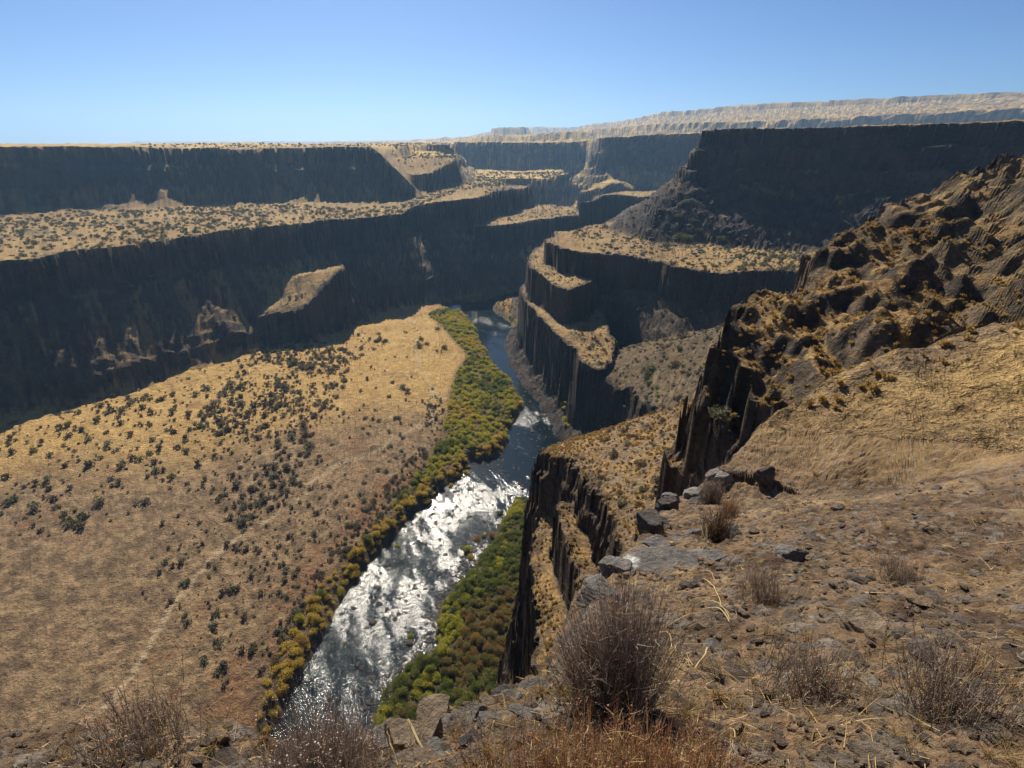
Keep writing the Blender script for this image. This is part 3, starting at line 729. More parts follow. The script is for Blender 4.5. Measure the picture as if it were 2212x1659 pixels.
zones.append((B_([(1045, 486), (1255, 460), (1180, 442), (1050, 455)], -57), 200, (.9, 1.7), (0, 2), .45, 'lower bench'))
zones.append(([Q(640, 510), Q(800, 512), Q(960, 830), Q(960, 980), Q(600, 1000), Q(300, 800), Q(300, 500)], 620, (1.0, 2.3), (1, 2, 2), .5, 'plateau'))
zones.append(([Q(830, 545), Q(985, 560), Q(985, 690), Q(860, 700)], 260, (1.0, 2.0), (0, 2), .5, 'plateau'))
zones.append(([(8, 300), (10, 270), (20, 225), (30, 190), (36, 200), (30, 240), (20, 290)], 260, (.3, .8), (1, 2, 0), .7, 'promontory ledge'))
zones.append((B_([(1225, 520), (1290, 545), (1400, 552), (1500, 575), (1572, 585), (1850, 600), (1700, 540), (1572, 520), (1440, 530), (1340, 485), (1290, 487), (1240, 500)], -46), 800, (.6, 1.8), (0, 2, 2), .5, 'promontory top'))
zones.append((B_([(990, 378), (1230, 372), (1225, 384), (1000, 388)], -45), 420, (1.6, 2.6), (0, 1), .6, 'far bench'))
zones.append(([(26, 130), (26, 200), (40, 228), (80, 235), (140, 215), (150, 110), (60, 100), (40, 110)], 2600, (.4, 1.35), (0, 1, 1, 2), .9, 'gully'))
zones.append(([P(*p, BANK) for p in [(560, 760), (690, 752), (770, 765), (745, 850), (690, 930), (665, 1000), (640, 1080), (500, 1150), (430, 900)]], 1300, (.5, 1.9), (1, 1, 0), .7, 'wall foot'))
zones.append(([(-165, 300), (-190, 200), (-175, 130), (-150, 100), (-110, 125), (-92, 170), (-85, 215), (-70, 260), (-60, 290)], 1100, (.6, 2.2), (0, 1, 1, 2), .6, 'wall foot'))
zones.append(([P(640, 1460, BANK), P(900, 1000, BANK), P(960, 850, BANK), P(960, 720, BANK), P(880, 700, BANK), P(660, 800, BANK), P(400, 950, BANK), P(300, 1300, BANK), P(500, 1500, BANK)], 2600, (.25, 1.25), (0, 1, 1, 0, 2), .5, 'flat'))
zones.append(([P(*p, BANK) for p in [(960, 860), (930, 850), (900, 980), (830, 1060), (760, 1140), (640, 1290), (560, 1420), (600, 1440), (700, 1275), (800, 1170), (860, 1090), (910, 1020), (955, 960)]], 420, (.5, 1.5), (1, 1, 0), .6, 'flat'))
zones.append((B_([(1300, 880), (1450, 850), (1530, 860), (1480, 1000), (1400, 1150), (1300, 1180), (1290, 1060), (1220, 950)], -29), 150, (.22, .62), (0, 1, 1, 0), 1.2, 'spur'))
SX = []; 
for (poly, n, (s0, s1), pal, lim, nm) in zones:
    pts = scatter(poly, n)
    z, sl, sr_, fd = info(pts)
    # clumped, with bare ground between
    dn = fbm(pts[:, 0], pts[:, 1], 26 if nm not in ('spur', 'gully') else 9, 301)
    ok = (sl < lim) & (sr_ < -5) & (dn + RNG.uniform(-.7, .7, len(pts)) > (-.15 if nm in ('flat', 'promontory top') else -.5))
    if nm == 'flat':
        g = sm(pts[:, 1] - .35 * (pts[:, 0] + 40), 170, 225)
        ok &= RNG.uniform(0, 1, len(pts)) > g * .8
    if nm == 'bench' or nm == 'lower bench':
        ok &= z < -30
    pts, z = pts[ok], z[ok]
    s = s0 + (s1 - s0) * RNG.uniform(0, 1, len(pts)) ** 3
    pid = np.array(pal)[RNG.integers(0, len(pal), len(pts))] + 3 * RNG.integers(0, 2, len(pts))
    for i in range(len(pts)): SX.append((pts[i, 0], pts[i, 1], z[i] - .08 * s[i], s[i], pid[i], nm))
# bushes the photograph shows one by one
for (px, py, rad, pid) in [(868, 838, 2.1, 0), (880, 845, 1.8, 3), (905, 750, 2.4, 2), (922, 745, 2.0, 2), (960, 752, 2.2, 2), (945, 712, 2.2, 2), (910, 735, 1.9, 5), (840, 858, 1.4, 3), (668, 966, 2.5, 2), (790, 905, 1.3, 1), (862, 905, 1.4, 0),
                           (842, 965, 1.6, 0), (835, 1020, 1.2, 1), (1490, 660, 2.4, 2), (1498, 655, 1.8, 5), (1410, 800, 2.4, 2), (1400, 812, 2.2, 2), (1460, 790, 1.9, 1), (1485, 520, 4.2, 2), (1470, 515, 3.4, 2), (1440, 535, 3.0, 5), (1560, 520, 3.0, 2), (1330, 905, 1.0, 0), (1312, 900, .9, 0), (1365, 870, .9, 3),
                           (1395, 862, .9, 0), (1350, 880, .8, 3), (1470, 858, .9, 0), (1385, 1005, .75, 1), (1300, 925, .9, 0), (1440, 985, .9, 0), (1325, 985, .7, 1), (1420, 1045, .7, 1), (1390, 1060, .55, 3), (1560, 905, 1.0, 0),
                           (1290, 690, 1.6, 1), (1465, 470, 2.8, 5), (1480, 440, 2.6, 2), (1500, 480, 3.2, 2), (1510, 500, 2.6, 5), (878, 418, 2.6, 0), (660, 940, 2.0, 1), (700, 880, 2.2, 1), (680, 900, 2.3, 4), (655, 920, 2.2, 1)]:
    h = hit(px, py)
    if h is None: continue
    zn = 'spur' if h[1] < 90 else 'flat' if h[2] < -90 else 'gully' if h[2] < -52 else 'promontory top' if h[0] > 0 else 'bench'
    SX.append((h[0], h[1], h[2] - .1 * rad, rad, pid, zn))
X, Y, Z, S_ = (np.array([q[k] for q in SX]) for k in range(4)); ID = np.array([q[4] for q in SX]); ZN = [q[5] for q in SX]
vis, inph = seen(X, Y, Z)
key = np.where(vis, S_ / np.sqrt(X ** 2 + Y ** 2 + Z ** 2), 0) * np.where(inph, 1, .5)
top = np.argsort(-key)[:300]
LAB = {'bench': 'bush on the left bench', 'lower bench': 'bush on the lower bench', 'plateau': 'bush on the left plateau', 'promontory top': 'bush on the right promontory',
       'far bench': 'bush on the far bench', 'promontory ledge': 'bush on the promontory ledges', 'gully': 'bush in the side gully', 'wall foot': 'bush at the wall foot', 'flat': 'bush on the dry flat', 'spur': 'bush on the golden spur'}
SHADE = ['grey-green', 'brown', 'olive']
GRP = {k: 'bushes of the ' + k for k in LAB}
sage_me = [new_mesh('sagebrush', *p[:2], M_SAGE, p[2]) for p in sage_hi]
instances('sagebrush', sage_me, X[top], Y[top], Z[top], S_[top], ID[top], [size_word(S_[i], .7, 1.5) + ' ' + SHADE[ID[i] % 3] + ' ' + LAB[ZN[i]] + ', ' + where(X[i], Y[i], Z[i]) for i in top], 'bush', [GRP[ZN[i]] for i in top], zs=RNG.uniform(.7, 1.0, len(top)))
rest = np.setdiff1d(np.arange(len(X)), top)
me = merge('scrub', sage_lo, X[rest], Y[rest], Z[rest], S_[rest], ID[rest], M_SAGE)
link('scrub', me, kind='stuff', label='scattered grey-green sagebrush scrub over the benches, flats and slopes', category='scrub')

# --- willow thicket along both banks
WC = {'green': [(.17, .19, .045), (.21, .22, .05), (.12, .15, .04)], 'yellow-green': [(.33, .32, .05), (.27, .27, .045), (.40, .36, .055)], 'golden': [(.48, .34, .07), (.54, .38, .08), (.38, .31, .06)],
      'rusty orange': [(.28, .18, .06), (.34, .21, .07), (.22, .15, .055)], 'brown-green': [(.20, .165, .06), (.25, .195, .065), (.16, .155, .055)]}
WN = list(WC)
w_hi = [clump(np.random.default_rng(200 + i), 2200, 1.0, 1.45, .08, WC[WN[i % 5]], .5, 9) for i in range(10)]
w_lo = [clump(np.random.default_rng(220 + i), 420, 1.0, 1.45, .14, WC[WN[i % 5]], .5, 7) for i in range(10)]
left_band = inner_bank
WX = []
def willows(poly, n, s0, s1, pick, margin=-.8):
    pts = scatter(poly, n); z, sl, sr_, fd = info(pts)
    ok = (sr_ < margin) & (z > -101) & (z < -90)
    pts, z, sr_ = pts[ok], z[ok], sr_[ok]
    for (x, y), zz, q in zip(pts, z, sr_):
        s = s0 + (s1 - s0) * RNG.uniform() ** 1.5; WX.append((x, y, zz - .1 * s, s, pick(x, y, q) + 5 * int(RNG.integers(0, 2)), 'left' if poly is left_band else 'right'))
def pick_left(x, y, q):
    n = float(vn(np.array([x]), np.array([y]), 13, 311)[0]) + RNG.uniform(-.35, .35)
    edge = -q
    if y < 150: return 2 if edge < 5.5 and RNG.uniform() < .8 else (3 if n > .7 else 2 if n > .4 else 1 if n > -.1 else 0 if n > -.5 else 4)
    if edge < 4 and y < 178: return 2
    return 2 if n > .62 else 1 if n > -.35 else 0 if n > -.8 else 4
def pick_right(x, y, q):
    n = float(vn(np.array([x]), np.array([y]), 9, 312)[0]) + RNG.uniform(-.35, .35)
    if -q < 5: return 1 if n > .1 else 0
    return 3 if n > .75 else 4 if n > .1 else 0 if n > -.5 else 1 if n > -.85 else 2
willows(left_band, 3600, .5, 1.75, pick_left)
right_poly = [P(*p, BANK) for p in [(1105, 1078), (1165, 1080), (1230, 1100), (1235, 1500), (1100, 1640), (740, 1760), (806, 1560), (838, 1476), (890, 1432), (943, 1390), (955, 1300), (1000, 1250), (1062, 1165), (1085, 1120)]]
willows(right_poly, 3400, .35, 1.45, pick_right, margin=-.4)
# reeds at the outlet, upstream bank under the promontory and small islands in the stream
willows([P(*p, BANK) for p in [(1062, 662), (1078, 682), (1102, 702), (1118, 742), (1132, 778), (1140, 740), (1130, 650), (1100, 645)]], 110, .7, 1.3, lambda x, y, q: 3 if RNG.uniform() < .6 else 1)
willows([P(*p, BANK) for p in [(1195, 862), (1215, 905), (1225, 935), (1262, 900), (1220, 860)]], 60, .8, 1.5, lambda x, y, q: 1 if RNG.uniform() < .6 else 2, margin=.5)
for (px, py, rad, c_) in [(857, 1180, 1.1, 1), (887, 1376, 1.0, 1), (1010, 1190, 1.5, 1), (1030, 1165, 1.4, 3), (1018, 1205, 1.2, 2), (1045, 1158, 1.0, 1), (1062, 1160, 1.2, 3), (1083, 1180, 1.1, 1), (1100, 1190, 1.3, 0), (1000, 1182, 1.0, 0),
                          (1008, 1022, 1.4, 2), (1010, 1010, 1.2, 2), (990, 1030, 1.4, 2), (975, 1050, 1.1, 2), (1120, 1085, 1.7, 0), (1105, 1105, 1.5, 1), (1135, 1110, 1.8, 0), (1080, 1110, 1.2, 0)]:
    x, y = P(px, py, RIVER_Z); WX.append((x, y, RIVER_Z - .15, rad, c_, 'islet'))
X, Y, Z, S_ = (np.array([q[k] for q in WX]) for k in range(4)); ID = np.array([q[4] for q in WX]); ZN = [q[5] for q in WX]
vis, inph = seen(X, Y, Z, 1.5)
key = np.where(vis, S_ / np.sqrt(X ** 2 + Y ** 2 + Z ** 2), 0) * np.where(inph, 1, .4) + np.array([1.0 if z_ == 'islet' else 0 for z_ in ZN])
top = np.argsort(-key)[:300]
PL = {'left': 'on the left bank', 'right': 'on the right bank', 'islet': 'on a river islet'}
w_me = [new_mesh('willow', *p[:2], M_WILLOW, p[2]) for p in w_hi]
instances('willow_shrub', w_me, X[top], Y[top], Z[top], S_[top], ID[top], [size_word(S_[i], 1.15, 1.45) + ' ' + WN[ID[i] % 5] + ' willow ' + PL[ZN[i]] + ', ' + where(X[i], Y[i], Z[i]) for i in top], 'shrub', [WN[ID[i] % 5] + ' willow shrubs ' + PL[ZN[i]] for i in top], zs=RNG.uniform(.45, 1.0, len(top)))
rest = np.setdiff1d(np.arange(len(X)), top)
me = merge('thicket', w_lo, X[rest], Y[rest], Z[rest], S_[rest], ID[rest], M_WILLOW, zs=S_[rest] * RNG.uniform(.45, 1.0, len(rest)) / np.maximum(S_[rest], .01) * 1.0)
link('thicket', me, kind='stuff', label='yellow and green autumn willow thicket lining the river banks', category='thicket')

# ------------------------------------------------------------------ stones
def ico(sub):
    import bmesh
    bm = bmesh.new(); bmesh.ops.create_icosphere(bm, subdivisions=sub, radius=1.0)
    V = np.array([v.co[:] for v in bm.verts]); F = np.array([[v.index for v in f.verts] for f in bm.faces]); bm.free()
    return V, F
ICO = {k: ico(k) for k in (1, 2, 3, 5)}
def rock(seed, sub=3, planes=11, rough=.05, stretch=(1, .8, .65)):
    rng = np.random.default_rng(seed)
    V, F = ICO[sub]
    n = rng.normal(size=(planes, 3)); n /= np.linalg.norm(n, axis=1, keepdims=True)
    n = np.concatenate([n, [[0, 0, -1], [0, 0, 1]]]); d = rng.uniform(.55, .95, len(n))
    dots = V @ n.T
    r = np.min(np.where(dots > .05, d / np.maximum(dots, .05), 9), axis=1)
    r = np.minimum(r, 1.25)
    v = V * r[:, None]
    for s, a in ((.55, rough), (.22, rough * .5), (.09, rough * .28)):
        v = v + V * (vn(v[:, 0] + 2 * v[:, 2], v[:, 1] - 1.3 * v[:, 2], s, seed % 97 + 3) * a)[:, None]
    return v * np.array(stretch), F
def rock_mat(name, bump=.01):
    m, nt, b = mat(name)
    at = N(nt, 'ShaderNodeAttribute', attribute_name='Col'); tc = N(nt, 'ShaderNodeTexCoord')
    no = N(nt, 'ShaderNodeTexNoise'); no.inputs['Scale'].default_value = 9; no.inputs['Detail'].default_value = 8; no.inputs['Roughness'].default_value = .72
    nt.links.new(tc.outputs['Object'], no.inputs['Vector'])
    c = mulcol(nt, at.outputs['Color'], no.outputs['Fac'], .45, 1.55, None)
    n2 = N(nt, 'ShaderNodeTexNoise'); n2.inputs['Scale'].default_value = 3.1; n2.inputs['Detail'].default_value = 7; n2.inputs['Roughness'].default_value = .7
    nt.links.new(tc.outputs['Object'], n2.inputs['Vector'])
    mr = N(nt, 'ShaderNodeMapRange'); mr.inputs['From Min'].default_value = .52; mr.inputs['From Max'].default_value = .68
    mr.inputs['To Max'].default_value = .75
    nt.links.new(n2.outputs['Fac'], mr.inputs[0])
    mx = N(nt, 'ShaderNodeMix', data_type='RGBA'); nt.links.new(mr.outputs[0], mx.inputs[0]); nt.links.new(c, mx.inputs[6]); mx.inputs[7].default_value = (.30, .21, .12, 1)
    nt.links.new(mx.outputs[2], b.inputs['Base Color']); b.inputs['Roughness'].default_value = .85; b.inputs['Specular IOR Level'].default_value = .3
    bp = N(nt, 'ShaderNodeBump'); bp.inputs['Distance'].default_value = bump; nt.links.new(no.outputs['Fac'], bp.inputs['Height']); nt.links.new(bp.outputs[0], b.inputs['Normal'])
    return m
M_ROCK = rock_mat('weathered_basalt', .12)
M_STONE = rock_mat('dark_wet_basalt', .3)
stone_p = []
for i in range(8):
    v, f = rock(400 + i, 2, 9, .05, (1, .85, .6)); stone_p.append((v, f, np.tile(np.array([(.055, .045, .040)]) * (.7 + .12 * i), (len(v), 1))))
st = []
def stones(poly, n, s0, s1, cond, zn):
    pts = scatter(poly, n); z, sl, sr_, fd = info(pts)
    for (x, y), zz, q in zip(pts, z, sr_):
        if not cond(x, y, zz, q): continue
        s = s0 + (s1 - s0) * RNG.uniform() ** 3
        st.append((x, y, max(zz, RIVER_Z - .12 * s) if q > -1 else zz, s, int(RNG.integers(0, 8)), zn))
stones([P(*p, RIVER_Z) for p in [(640, 1475), (832, 1178), (1000, 1028), (1100, 985), (1160, 1090), (1000, 1250), (943, 1390), (806, 1560), (700, 1700), (600, 1640)]], 620, .12, .75, lambda x, y, z, q: q > .3, 'riffle')
stones([P(*p, RIVER_Z) for p in [(1080, 1130), (1000, 1200), (940, 1300), (900, 1400), (830, 1450), (770, 1560), (806, 1580), (900, 1440), (960, 1400), (975, 1300), (1020, 1250), (1075, 1180)]], 900, .12, .6, lambda x, y, z, q: q > -2.5, 'shallows')
stones([P(*p, RIVER_Z) for p in [(1105, 985), (1136, 872), (1100, 822), (1130, 780), (1165, 815), (1225, 905), (1200, 1000), (1120, 1060)]], 240, .15, .7, lambda x, y, z, q: q > .2, 'pool')
stones([P(*p, RIVER_Z) for p in [(1108, 715), (1120, 742), (1132, 778), (1160, 812), (1200, 868), (1222, 912), (1290, 900), (1262, 860), (1225, 830), (1180, 790), (1150, 740)]], 900, .3, 1.5, lambda x, y, z, q: (q < 1.5) and z < -86, 'cliff foot')
stones([P(*p, RIVER_Z) for p in [(1040, 770), (1062, 780), (1075, 800), (1040, 800), (1010, 790)]], 90, .2, .6, lambda x, y, z, q: q < 1, 'bar')
stones([P(*p, RIVER_Z) for p in [(1000, 1010), (1090, 990), (1080, 1030), (1000, 1060), (960, 1070)]], 260, .15, .5, lambda x, y, z, q: q > -2.5, 'riffle')
for (px, py, s) in ((805, 1346, .95), (745, 1390, .6), (885, 1390, 1.0), (738, 1325, .5), (852, 1338, .5), (1150, 932, .9), (1140, 925, .5), (800, 1290, .5), (860, 1215, .45)):
    x, y = P(px, py, RIVER_Z); st.append((x, y, RIVER_Z - .05, s, 3, 'riffle'))
X, Y, Z, S_ = (np.array([q[k] for q in st]) for k in range(4)); ID = np.array([q[4] for q in st]); ZN = [q[5] for q in st]
vis, inph = seen(X, Y, Z, .5)
key = np.where(vis, S_ / np.sqrt(X ** 2 + Y ** 2 + Z ** 2), 0) * np.where(inph, 1, .4)
top = np.argsort(-key)[:300]
RL = {'riffle': 'dark boulder in the riffle', 'shallows': 'dark stone in the shallows', 'pool': 'dark rock in the pool', 'cliff foot': 'block at the cliff foot', 'bar': 'cobble on the gravel bar'}
s_me = [new_mesh('boulder', *p[:2], M_STONE, p[2]) for p in stone_p]
instances('river_boulder', s_me, X[top], Y[top], Z[top], S_[top], ID[top], [size_word(S_[i], .4, .7) + ' ' + RL[ZN[i]] + ', ' + where(X[i], Y[i], Z[i]) for i in top], 'boulder', ['boulders: ' + ZN[i] for i in top])
rest = np.setdiff1d(np.arange(len(X)), top)
lo = []
for i in range(8):
    v, f = rock(400 + i, 1, 9, .05, (1, .85, .6)); lo.append((v, f, np.tile(np.array([(.055, .045, .040)]) * (.7 + .12 * i), (len(v), 1))))
link('river_stones', merge('river_stones', lo, X[rest], Y[rest], Z[rest], S_[rest], ID[rest], M_STONE), kind='stuff', label='dark cobbles and stones scattered in the shallow river and along its edge', category='stones')
# scree and loose blocks on slopes and ledges
sx = []
for poly, n, s0, s1 in (([(30, 130), (30, 205), (60, 215), (130, 200), (150, 110), (60, 100)], 500, .2, .9), (B_([(1210, 950), (1300, 880), (1530, 860), (1480, 1030), (1400, 1180), (1300, 1200)], -29), 500, .06, .25),
                        ([(40, 240), (60, 330), (120, 330), (130, 230)], 900, .4, 1.5), ([(-170, 300), (-190, 180), (-160, 100), (-115, 150), (-90, 220)], 300, .3, 1.0)):
    pts = scatter(poly, n); z, sl, sr_, fd = info(pts)
    for (x, y), zz in zip(pts, z):
        s = s0 + (s1 - s0) * RNG.uniform() ** 4; sx.append((x, y, zz, s, int(RNG.integers(0, 8))))
X, Y, Z, S_ = (np.array([q[k] for q in sx]) for k in range(4)); ID = np.array([q[4] for q in sx])
link('scree', merge('scree', lo, X, Y, Z, S_, ID, M_STONE), kind='stuff', label='loose dark basalt scree on the slopes and talus', category='scree')

# ------------------------------------------------------------------ the rim at our feet: named rocks
ROCKS = [  # x, y, width in the photo, stretch, label, colour (0 dark, 1 grey, 2 tan)
 (794, 1600, 66, (1, .8, .95), 'dark brown angular block at the left end of the rock row', 0), (806, 1566, 34, (.9, .7, 1.0), 'small pointed grey rock behind the dark brown block', 1),
 (885, 1556, 48, (1, .7, .7), 'dark grey wedge at the brink beside the big tan rock', 0), (936, 1552, 70, (1, .8, .7), 'big tan-topped rock at the brink in the middle of the row', 2),
 (843, 1600, 62, (1.1, .8, .45), 'flat grey slab between the dark block and the shadowed hollow', 1), (884, 1590, 80, (1.2, .8, .5), 'broad lichen-spotted slab under the tan-topped rock', 2),
 (925, 1602, 72, (.55, 1.15, .8), 'tall leaning slab with a tan edge and a shadowed right side', 2), (950, 1624, 46, (1.1, .8, .4), 'small flat-topped grey rock right of the leaning slab', 1),
 (905, 1648, 70, (1, .8, .6), 'tan rock at the bottom edge crossed by a dry stalk', 2), (968, 1570, 36, (1, .9, .7), 'rounded grey stone right of the big tan-topped rock', 1),
 (992, 1566, 40, (1.1, .8, .6), 'low grey stone at the brink in the middle of the rim', 1), (1020, 1548, 50, (1.1, .8, .6), 'cracked grey block on the rim below the thicket', 1),
 (1052, 1552, 38, (1, .9, .55), 'half-buried light grey stone in the soil of the rim', 1), (1088, 1548, 42, (1, .9, .6), 'reddish brown pitted stone on the rim', 2),
 (1084, 1500, 38, (1, .8, .8), 'black stone at the top of the pale pocket of the rim', 0), (1104, 1508, 36, (1, .8, .7), 'grey stone beside the black stone near the large dark boulder', 1),
 (1164, 1462, 78, (1.2, .8, .75), 'large dark boulder with a black hollow left of the dry bush', 0), (1160, 1492, 62, (1.3, .8, .35), 'flat grey slab under the large dark boulder', 1),
 (1212, 1482, 40, (.9, .8, .9), 'brown block between the dark boulder and the dry bush', 2), (1134, 1546, 54, (1.1, .8, .35), 'light grey flat slab lying in the soil', 1),
 (1006, 1605, 30, (1, .8, .6), 'small brown stone beside the shadowed hollow', 0), (870, 1640, 40, (1, .8, .6), 'grey stone at the bottom left under the dry stalk', 1),
 (1296, 1262, 44, (1, .9, .7), 'upper grey rock at the top left of the dry bush', 1), (1292, 1290, 62, (1.1, .8, .6), 'broad grey rock half hidden by the dry bush tips', 1),
 (1330, 1232, 52, (1, .9, .8), 'grey knob on the brink beside the chute', 1), (1388, 1204, 54, (1.1, .8, .8), 'brown-grey boulder right of the dark cleft', 2),
 (1414, 1184, 42, (1, .9, .8), 'rounded boulder above the brown-grey one', 1), (1340, 1184, 40, (1, .8, .9), 'tan broken rock left of the dark cleft', 2), (1356, 1150, 56, (1.1, .9, .8), 'tan-topped block above the dark cleft', 2),
 (1405, 1146, 60, (.9, .9, 1.1), 'black upright boulder in the dark cleft', 0), (1425, 1135, 36, (1, .9, .9), 'dark rock just right of the black upright boulder', 0),
 (1452, 1060, 30, (1.2, .8, .6), 'pale flat rock at the left end of the upper outcrop', 1), (1480, 1056, 46, (1.2, .8, .6), 'large pale cracked rock of the upper outcrop', 1), (1466, 1070, 24, (1, .8, .8), 'small pale rock wedged in the upper outcrop', 1),
 (1448, 1082, 28, (1, .8, .9), 'grey rock below the upper outcrop', 1), (1439, 1100, 38, (.9, .8, 1.2), 'black pinnacle under the upper outcrop', 0), (1500, 1070, 34, (1, .8, .6), 'grey rock at the right end of the upper outcrop', 1),
 (1534, 1018, 44, (1, .8, .9), 'grey block of the rock pile by the columns', 1), (1552, 1030, 34, (1.1, .8, .6), 'pale rounded rock in the pile by the columns', 1), (1566, 1038, 30, (1, .8, .7), 'small rock at the right edge of the pile', 1),
 (1543, 1003, 36, (1.1, .8, .5), 'flat rock on top of the pile by the columns', 1), (1508, 1088, 38, (1.1, .8, .7), 'dark squared rock beside the purple bush', 0), (1566, 1160, 44, (1, .9, .8), 'dark boulder at the right edge of the picture', 0),
 (1498, 1152, 30, (1.1, .8, .5), 'pale stone in the dry grass of the right slope', 1), (1462, 1166, 24, (1.1, .8, .5), 'small pale stone left of the dry grass patch', 1), (1540, 1402, 36, (1.1, .8, .6), 'grey stone in the soil right of the dry bush', 1),
 (1515, 1203, 42, (1.2, .8, .5), 'grey rock at the far end of the bare slab', 1), (1546, 1208, 36, (1, .8, .6), 'small outcrop at the right end of the bare slab', 1),
 # beyond the photo's sides
 (300, 1560, 60, (1, .8, .7), 'grey block on the brink beyond the purple bush', 1), (420, 1590, 50, (1, .8, .6), 'brown stone on the brink left of the purple bush', 2), (160, 1540, 70, (1.1, .8, .6), 'broad dark slab at the far left of the rim', 0),
 (1700, 1200, 60, (1, .8, .7), 'grey boulder on the slope at the far right', 1), (1850, 1350, 70, (1.1, .9, .6), 'large half-buried rock on the far right slope', 2), (1650, 1030, 40, (1, .8, .8), 'dark rock under the brow at the far right', 0)]
RC = [(.085, .073, .066), (.20, .18, .16), (.27, .20, .135)]
for i, (px, py, w, stv, lab, k) in enumerate(ROCKS):
    h = hit(px, py)
    if h is None or math.hypot(h[0], h[1]) > 30: continue
    dep = h[1] * CP - h[2] * SP
    s = w / FV * dep * .62
    v, f = rock(900 + i * 3, 5 if w > 30 else 3, 9, .07, stv)
    a = RNG.uniform(-.5, .5); c_, s_ = math.cos(a), math.sin(a)
    v = v * s; v = np.stack([v[:, 0] * c_ - v[:, 1] * s_, v[:, 0] * s_ + v[:, 1] * c_, v[:, 2]], -1)
    n = vn(v[:, 0] / s + i, v[:, 1] / s + v[:, 2] / s, .5, 77)[:, None]
    col = np.array(RC[k]) * (1 + .25 * n)
    me = new_mesh('rock', v, f, M_ROCK, col)
    me.materials[0] = M_ROCK
    o = link('rock', me, label=lab, category='rock')
    o.location = (h[0], h[1], h[2] + .12 * s * stv[2])
# the bare slab with a white stain
h = hit(1425, 1222)
v, f = rock(777, 5, 14, .06, (1, .6, .18)); dep = h[1] * CP - h[2] * SP; v = v * (170 / FV * dep * .5)
w_ = sm(fbm(v[:, 0], v[:, 1], .25, 88) - 1.2 * np.abs(v[:, 1] + .15) - 1.3 * np.abs(v[:, 0] + .35), -.25, .15)[:, None]
col = np.array(RC[1]) * .9 * (1 - w_) + np.array((.62, .60, .57)) * w_
o = link('slab', new_mesh('slab', v, f, M_ROCK, col), label='long bare rock slab with a white stain above the dry bush', category='rock slab'); o.location = h

# --- gravel, clods and straw litter (nobody could count them)
def near_pts(n, rmax, rmin=.7):
    r = np.exp(RNG.uniform(math.log(rmin), math.log(rmax), n)); a = np.radians(RNG.uniform(-62, 66, n))
    x, y = np.sin(a) * r, np.cos(a) * r
    ok = sdf(x, y, NEAR_RIM) > .02
    x, y, r = x[ok], y[ok], r[ok]
    return x, y, H(x, y), r
gp = []
for i in range(8):
    v, f = rock(300 + i, 2, 8, .08, (1, .8, .6)); gp.append((v, f, np.tile(np.array([(.10, .075, .055), (.19, .145, .10), (.24, .165, .10), (.13, .10, .075)][i % 4]), (len(v), 1))))
x, y, z, r = near_pts(20000, 15)
s = (.004 + .015 * RNG.uniform(0, 1, len(x)) ** 3) * np.sqrt(r) * np.where(RNG.uniform(0, 1, len(x)) > .965, 2.6, 1)
link('gravel', merge('gravel', gp, x, y, z + .1 * s, s, RNG.integers(0, 8, len(x)), M_ROCK), kind='stuff', label='gravel and clods strewn over the soil at the rim', category='gravel')

def tubes(pts, rad, sides=3):
    """n curved stems (n, m, 3) with radii (n, m) as thin tubes"""
    n, m = pts.shape[:2]
    t = pts[:, -1] - pts[:, 0]; t /= np.linalg.norm(t, axis=1, keepdims=True) + 1e-9
    a = np.cross(t, RNG.normal(size=(n, 3))); a /= np.linalg.norm(a, axis=1, keepdims=True) + 1e-9; b = np.cross(t, a)
    V = []
    for k in range(sides):
        w = 6.2832 * k / sides
        V.append(pts + (a * math.cos(w) + b * math.sin(w))[:, None] * rad[..., None])
    V = np.stack(V, 2)                                   # n, m, sides, 3
    idx = np.arange(n * m * sides).reshape(n, m, sides)
    F = [np.stack([idx[:, :-1, k], idx[:, :-1, (k + 1) % sides], idx[:, 1:, (k + 1) % sides], idx[:, 1:, k]], -1).reshape(-1, 4) for k in range(sides)]
    return V.reshape(-1, 3), np.concatenate(F)
def blades(p, d, ln, wd, bend, m=4):
    """curved stems starting at p along d"""
    t = np.linspace(0, 1, m)[None, :, None]
    pts = p[:, None] + d[:, None] * (t * ln[:, None, None]) + bend[:, None] * (t ** 2)
    rad = wd[:, None] * np.linspace(1, .35, m)[None]
    return tubes(pts, rad)
STRAWC = np.array([(.55, .40, .19), (.62, .48, .26), (.42, .28, .12), (.36, .22, .11)])
# lying straw
x, y, z, r = near_pts(9000, 9)
keep = fbm(x, y, .8, 501) + RNG.uniform(-.8, .8, len(x)) > -.1; x, y, z, r = x[keep], y[keep], z[keep], r[keep]
n = len(x); a = RNG.uniform(0, 6.283, n)
sl_x = (H(x + .05, y) - z) / .05; sl_y = (H(x, y + .05) - z) / .05
sl_x = np.clip(sl_x, -1.2, 1.2); sl_y = np.clip(sl_y, -1.2, 1.2)
d = np.stack([np.cos(a), np.sin(a), np.cos(a) * sl_x + np.sin(a) * sl_y + RNG.uniform(-.05, .25, n)], -1); d /= np.linalg.norm(d, axis=1, keepdims=True)
ln = (.03 + .10 * RNG.uniform(0, 1, n) ** 2) * np.sqrt(r)
V, F = blades(np.stack([x, y, z + .006], -1), d, ln, .0011 * np.sqrt(r) * RNG.uniform(.6, 1.3, n), RNG.normal(size=(n, 3)) * ln[:, None] * .12)
link('straw_litter', new_mesh('straw_litter', V, F, M_STRAW, np.repeat(STRAWC[RNG.integers(0, 4, n)], 12, 0)), kind='stuff', label='pale straw litter lying over the soil', category='straw')
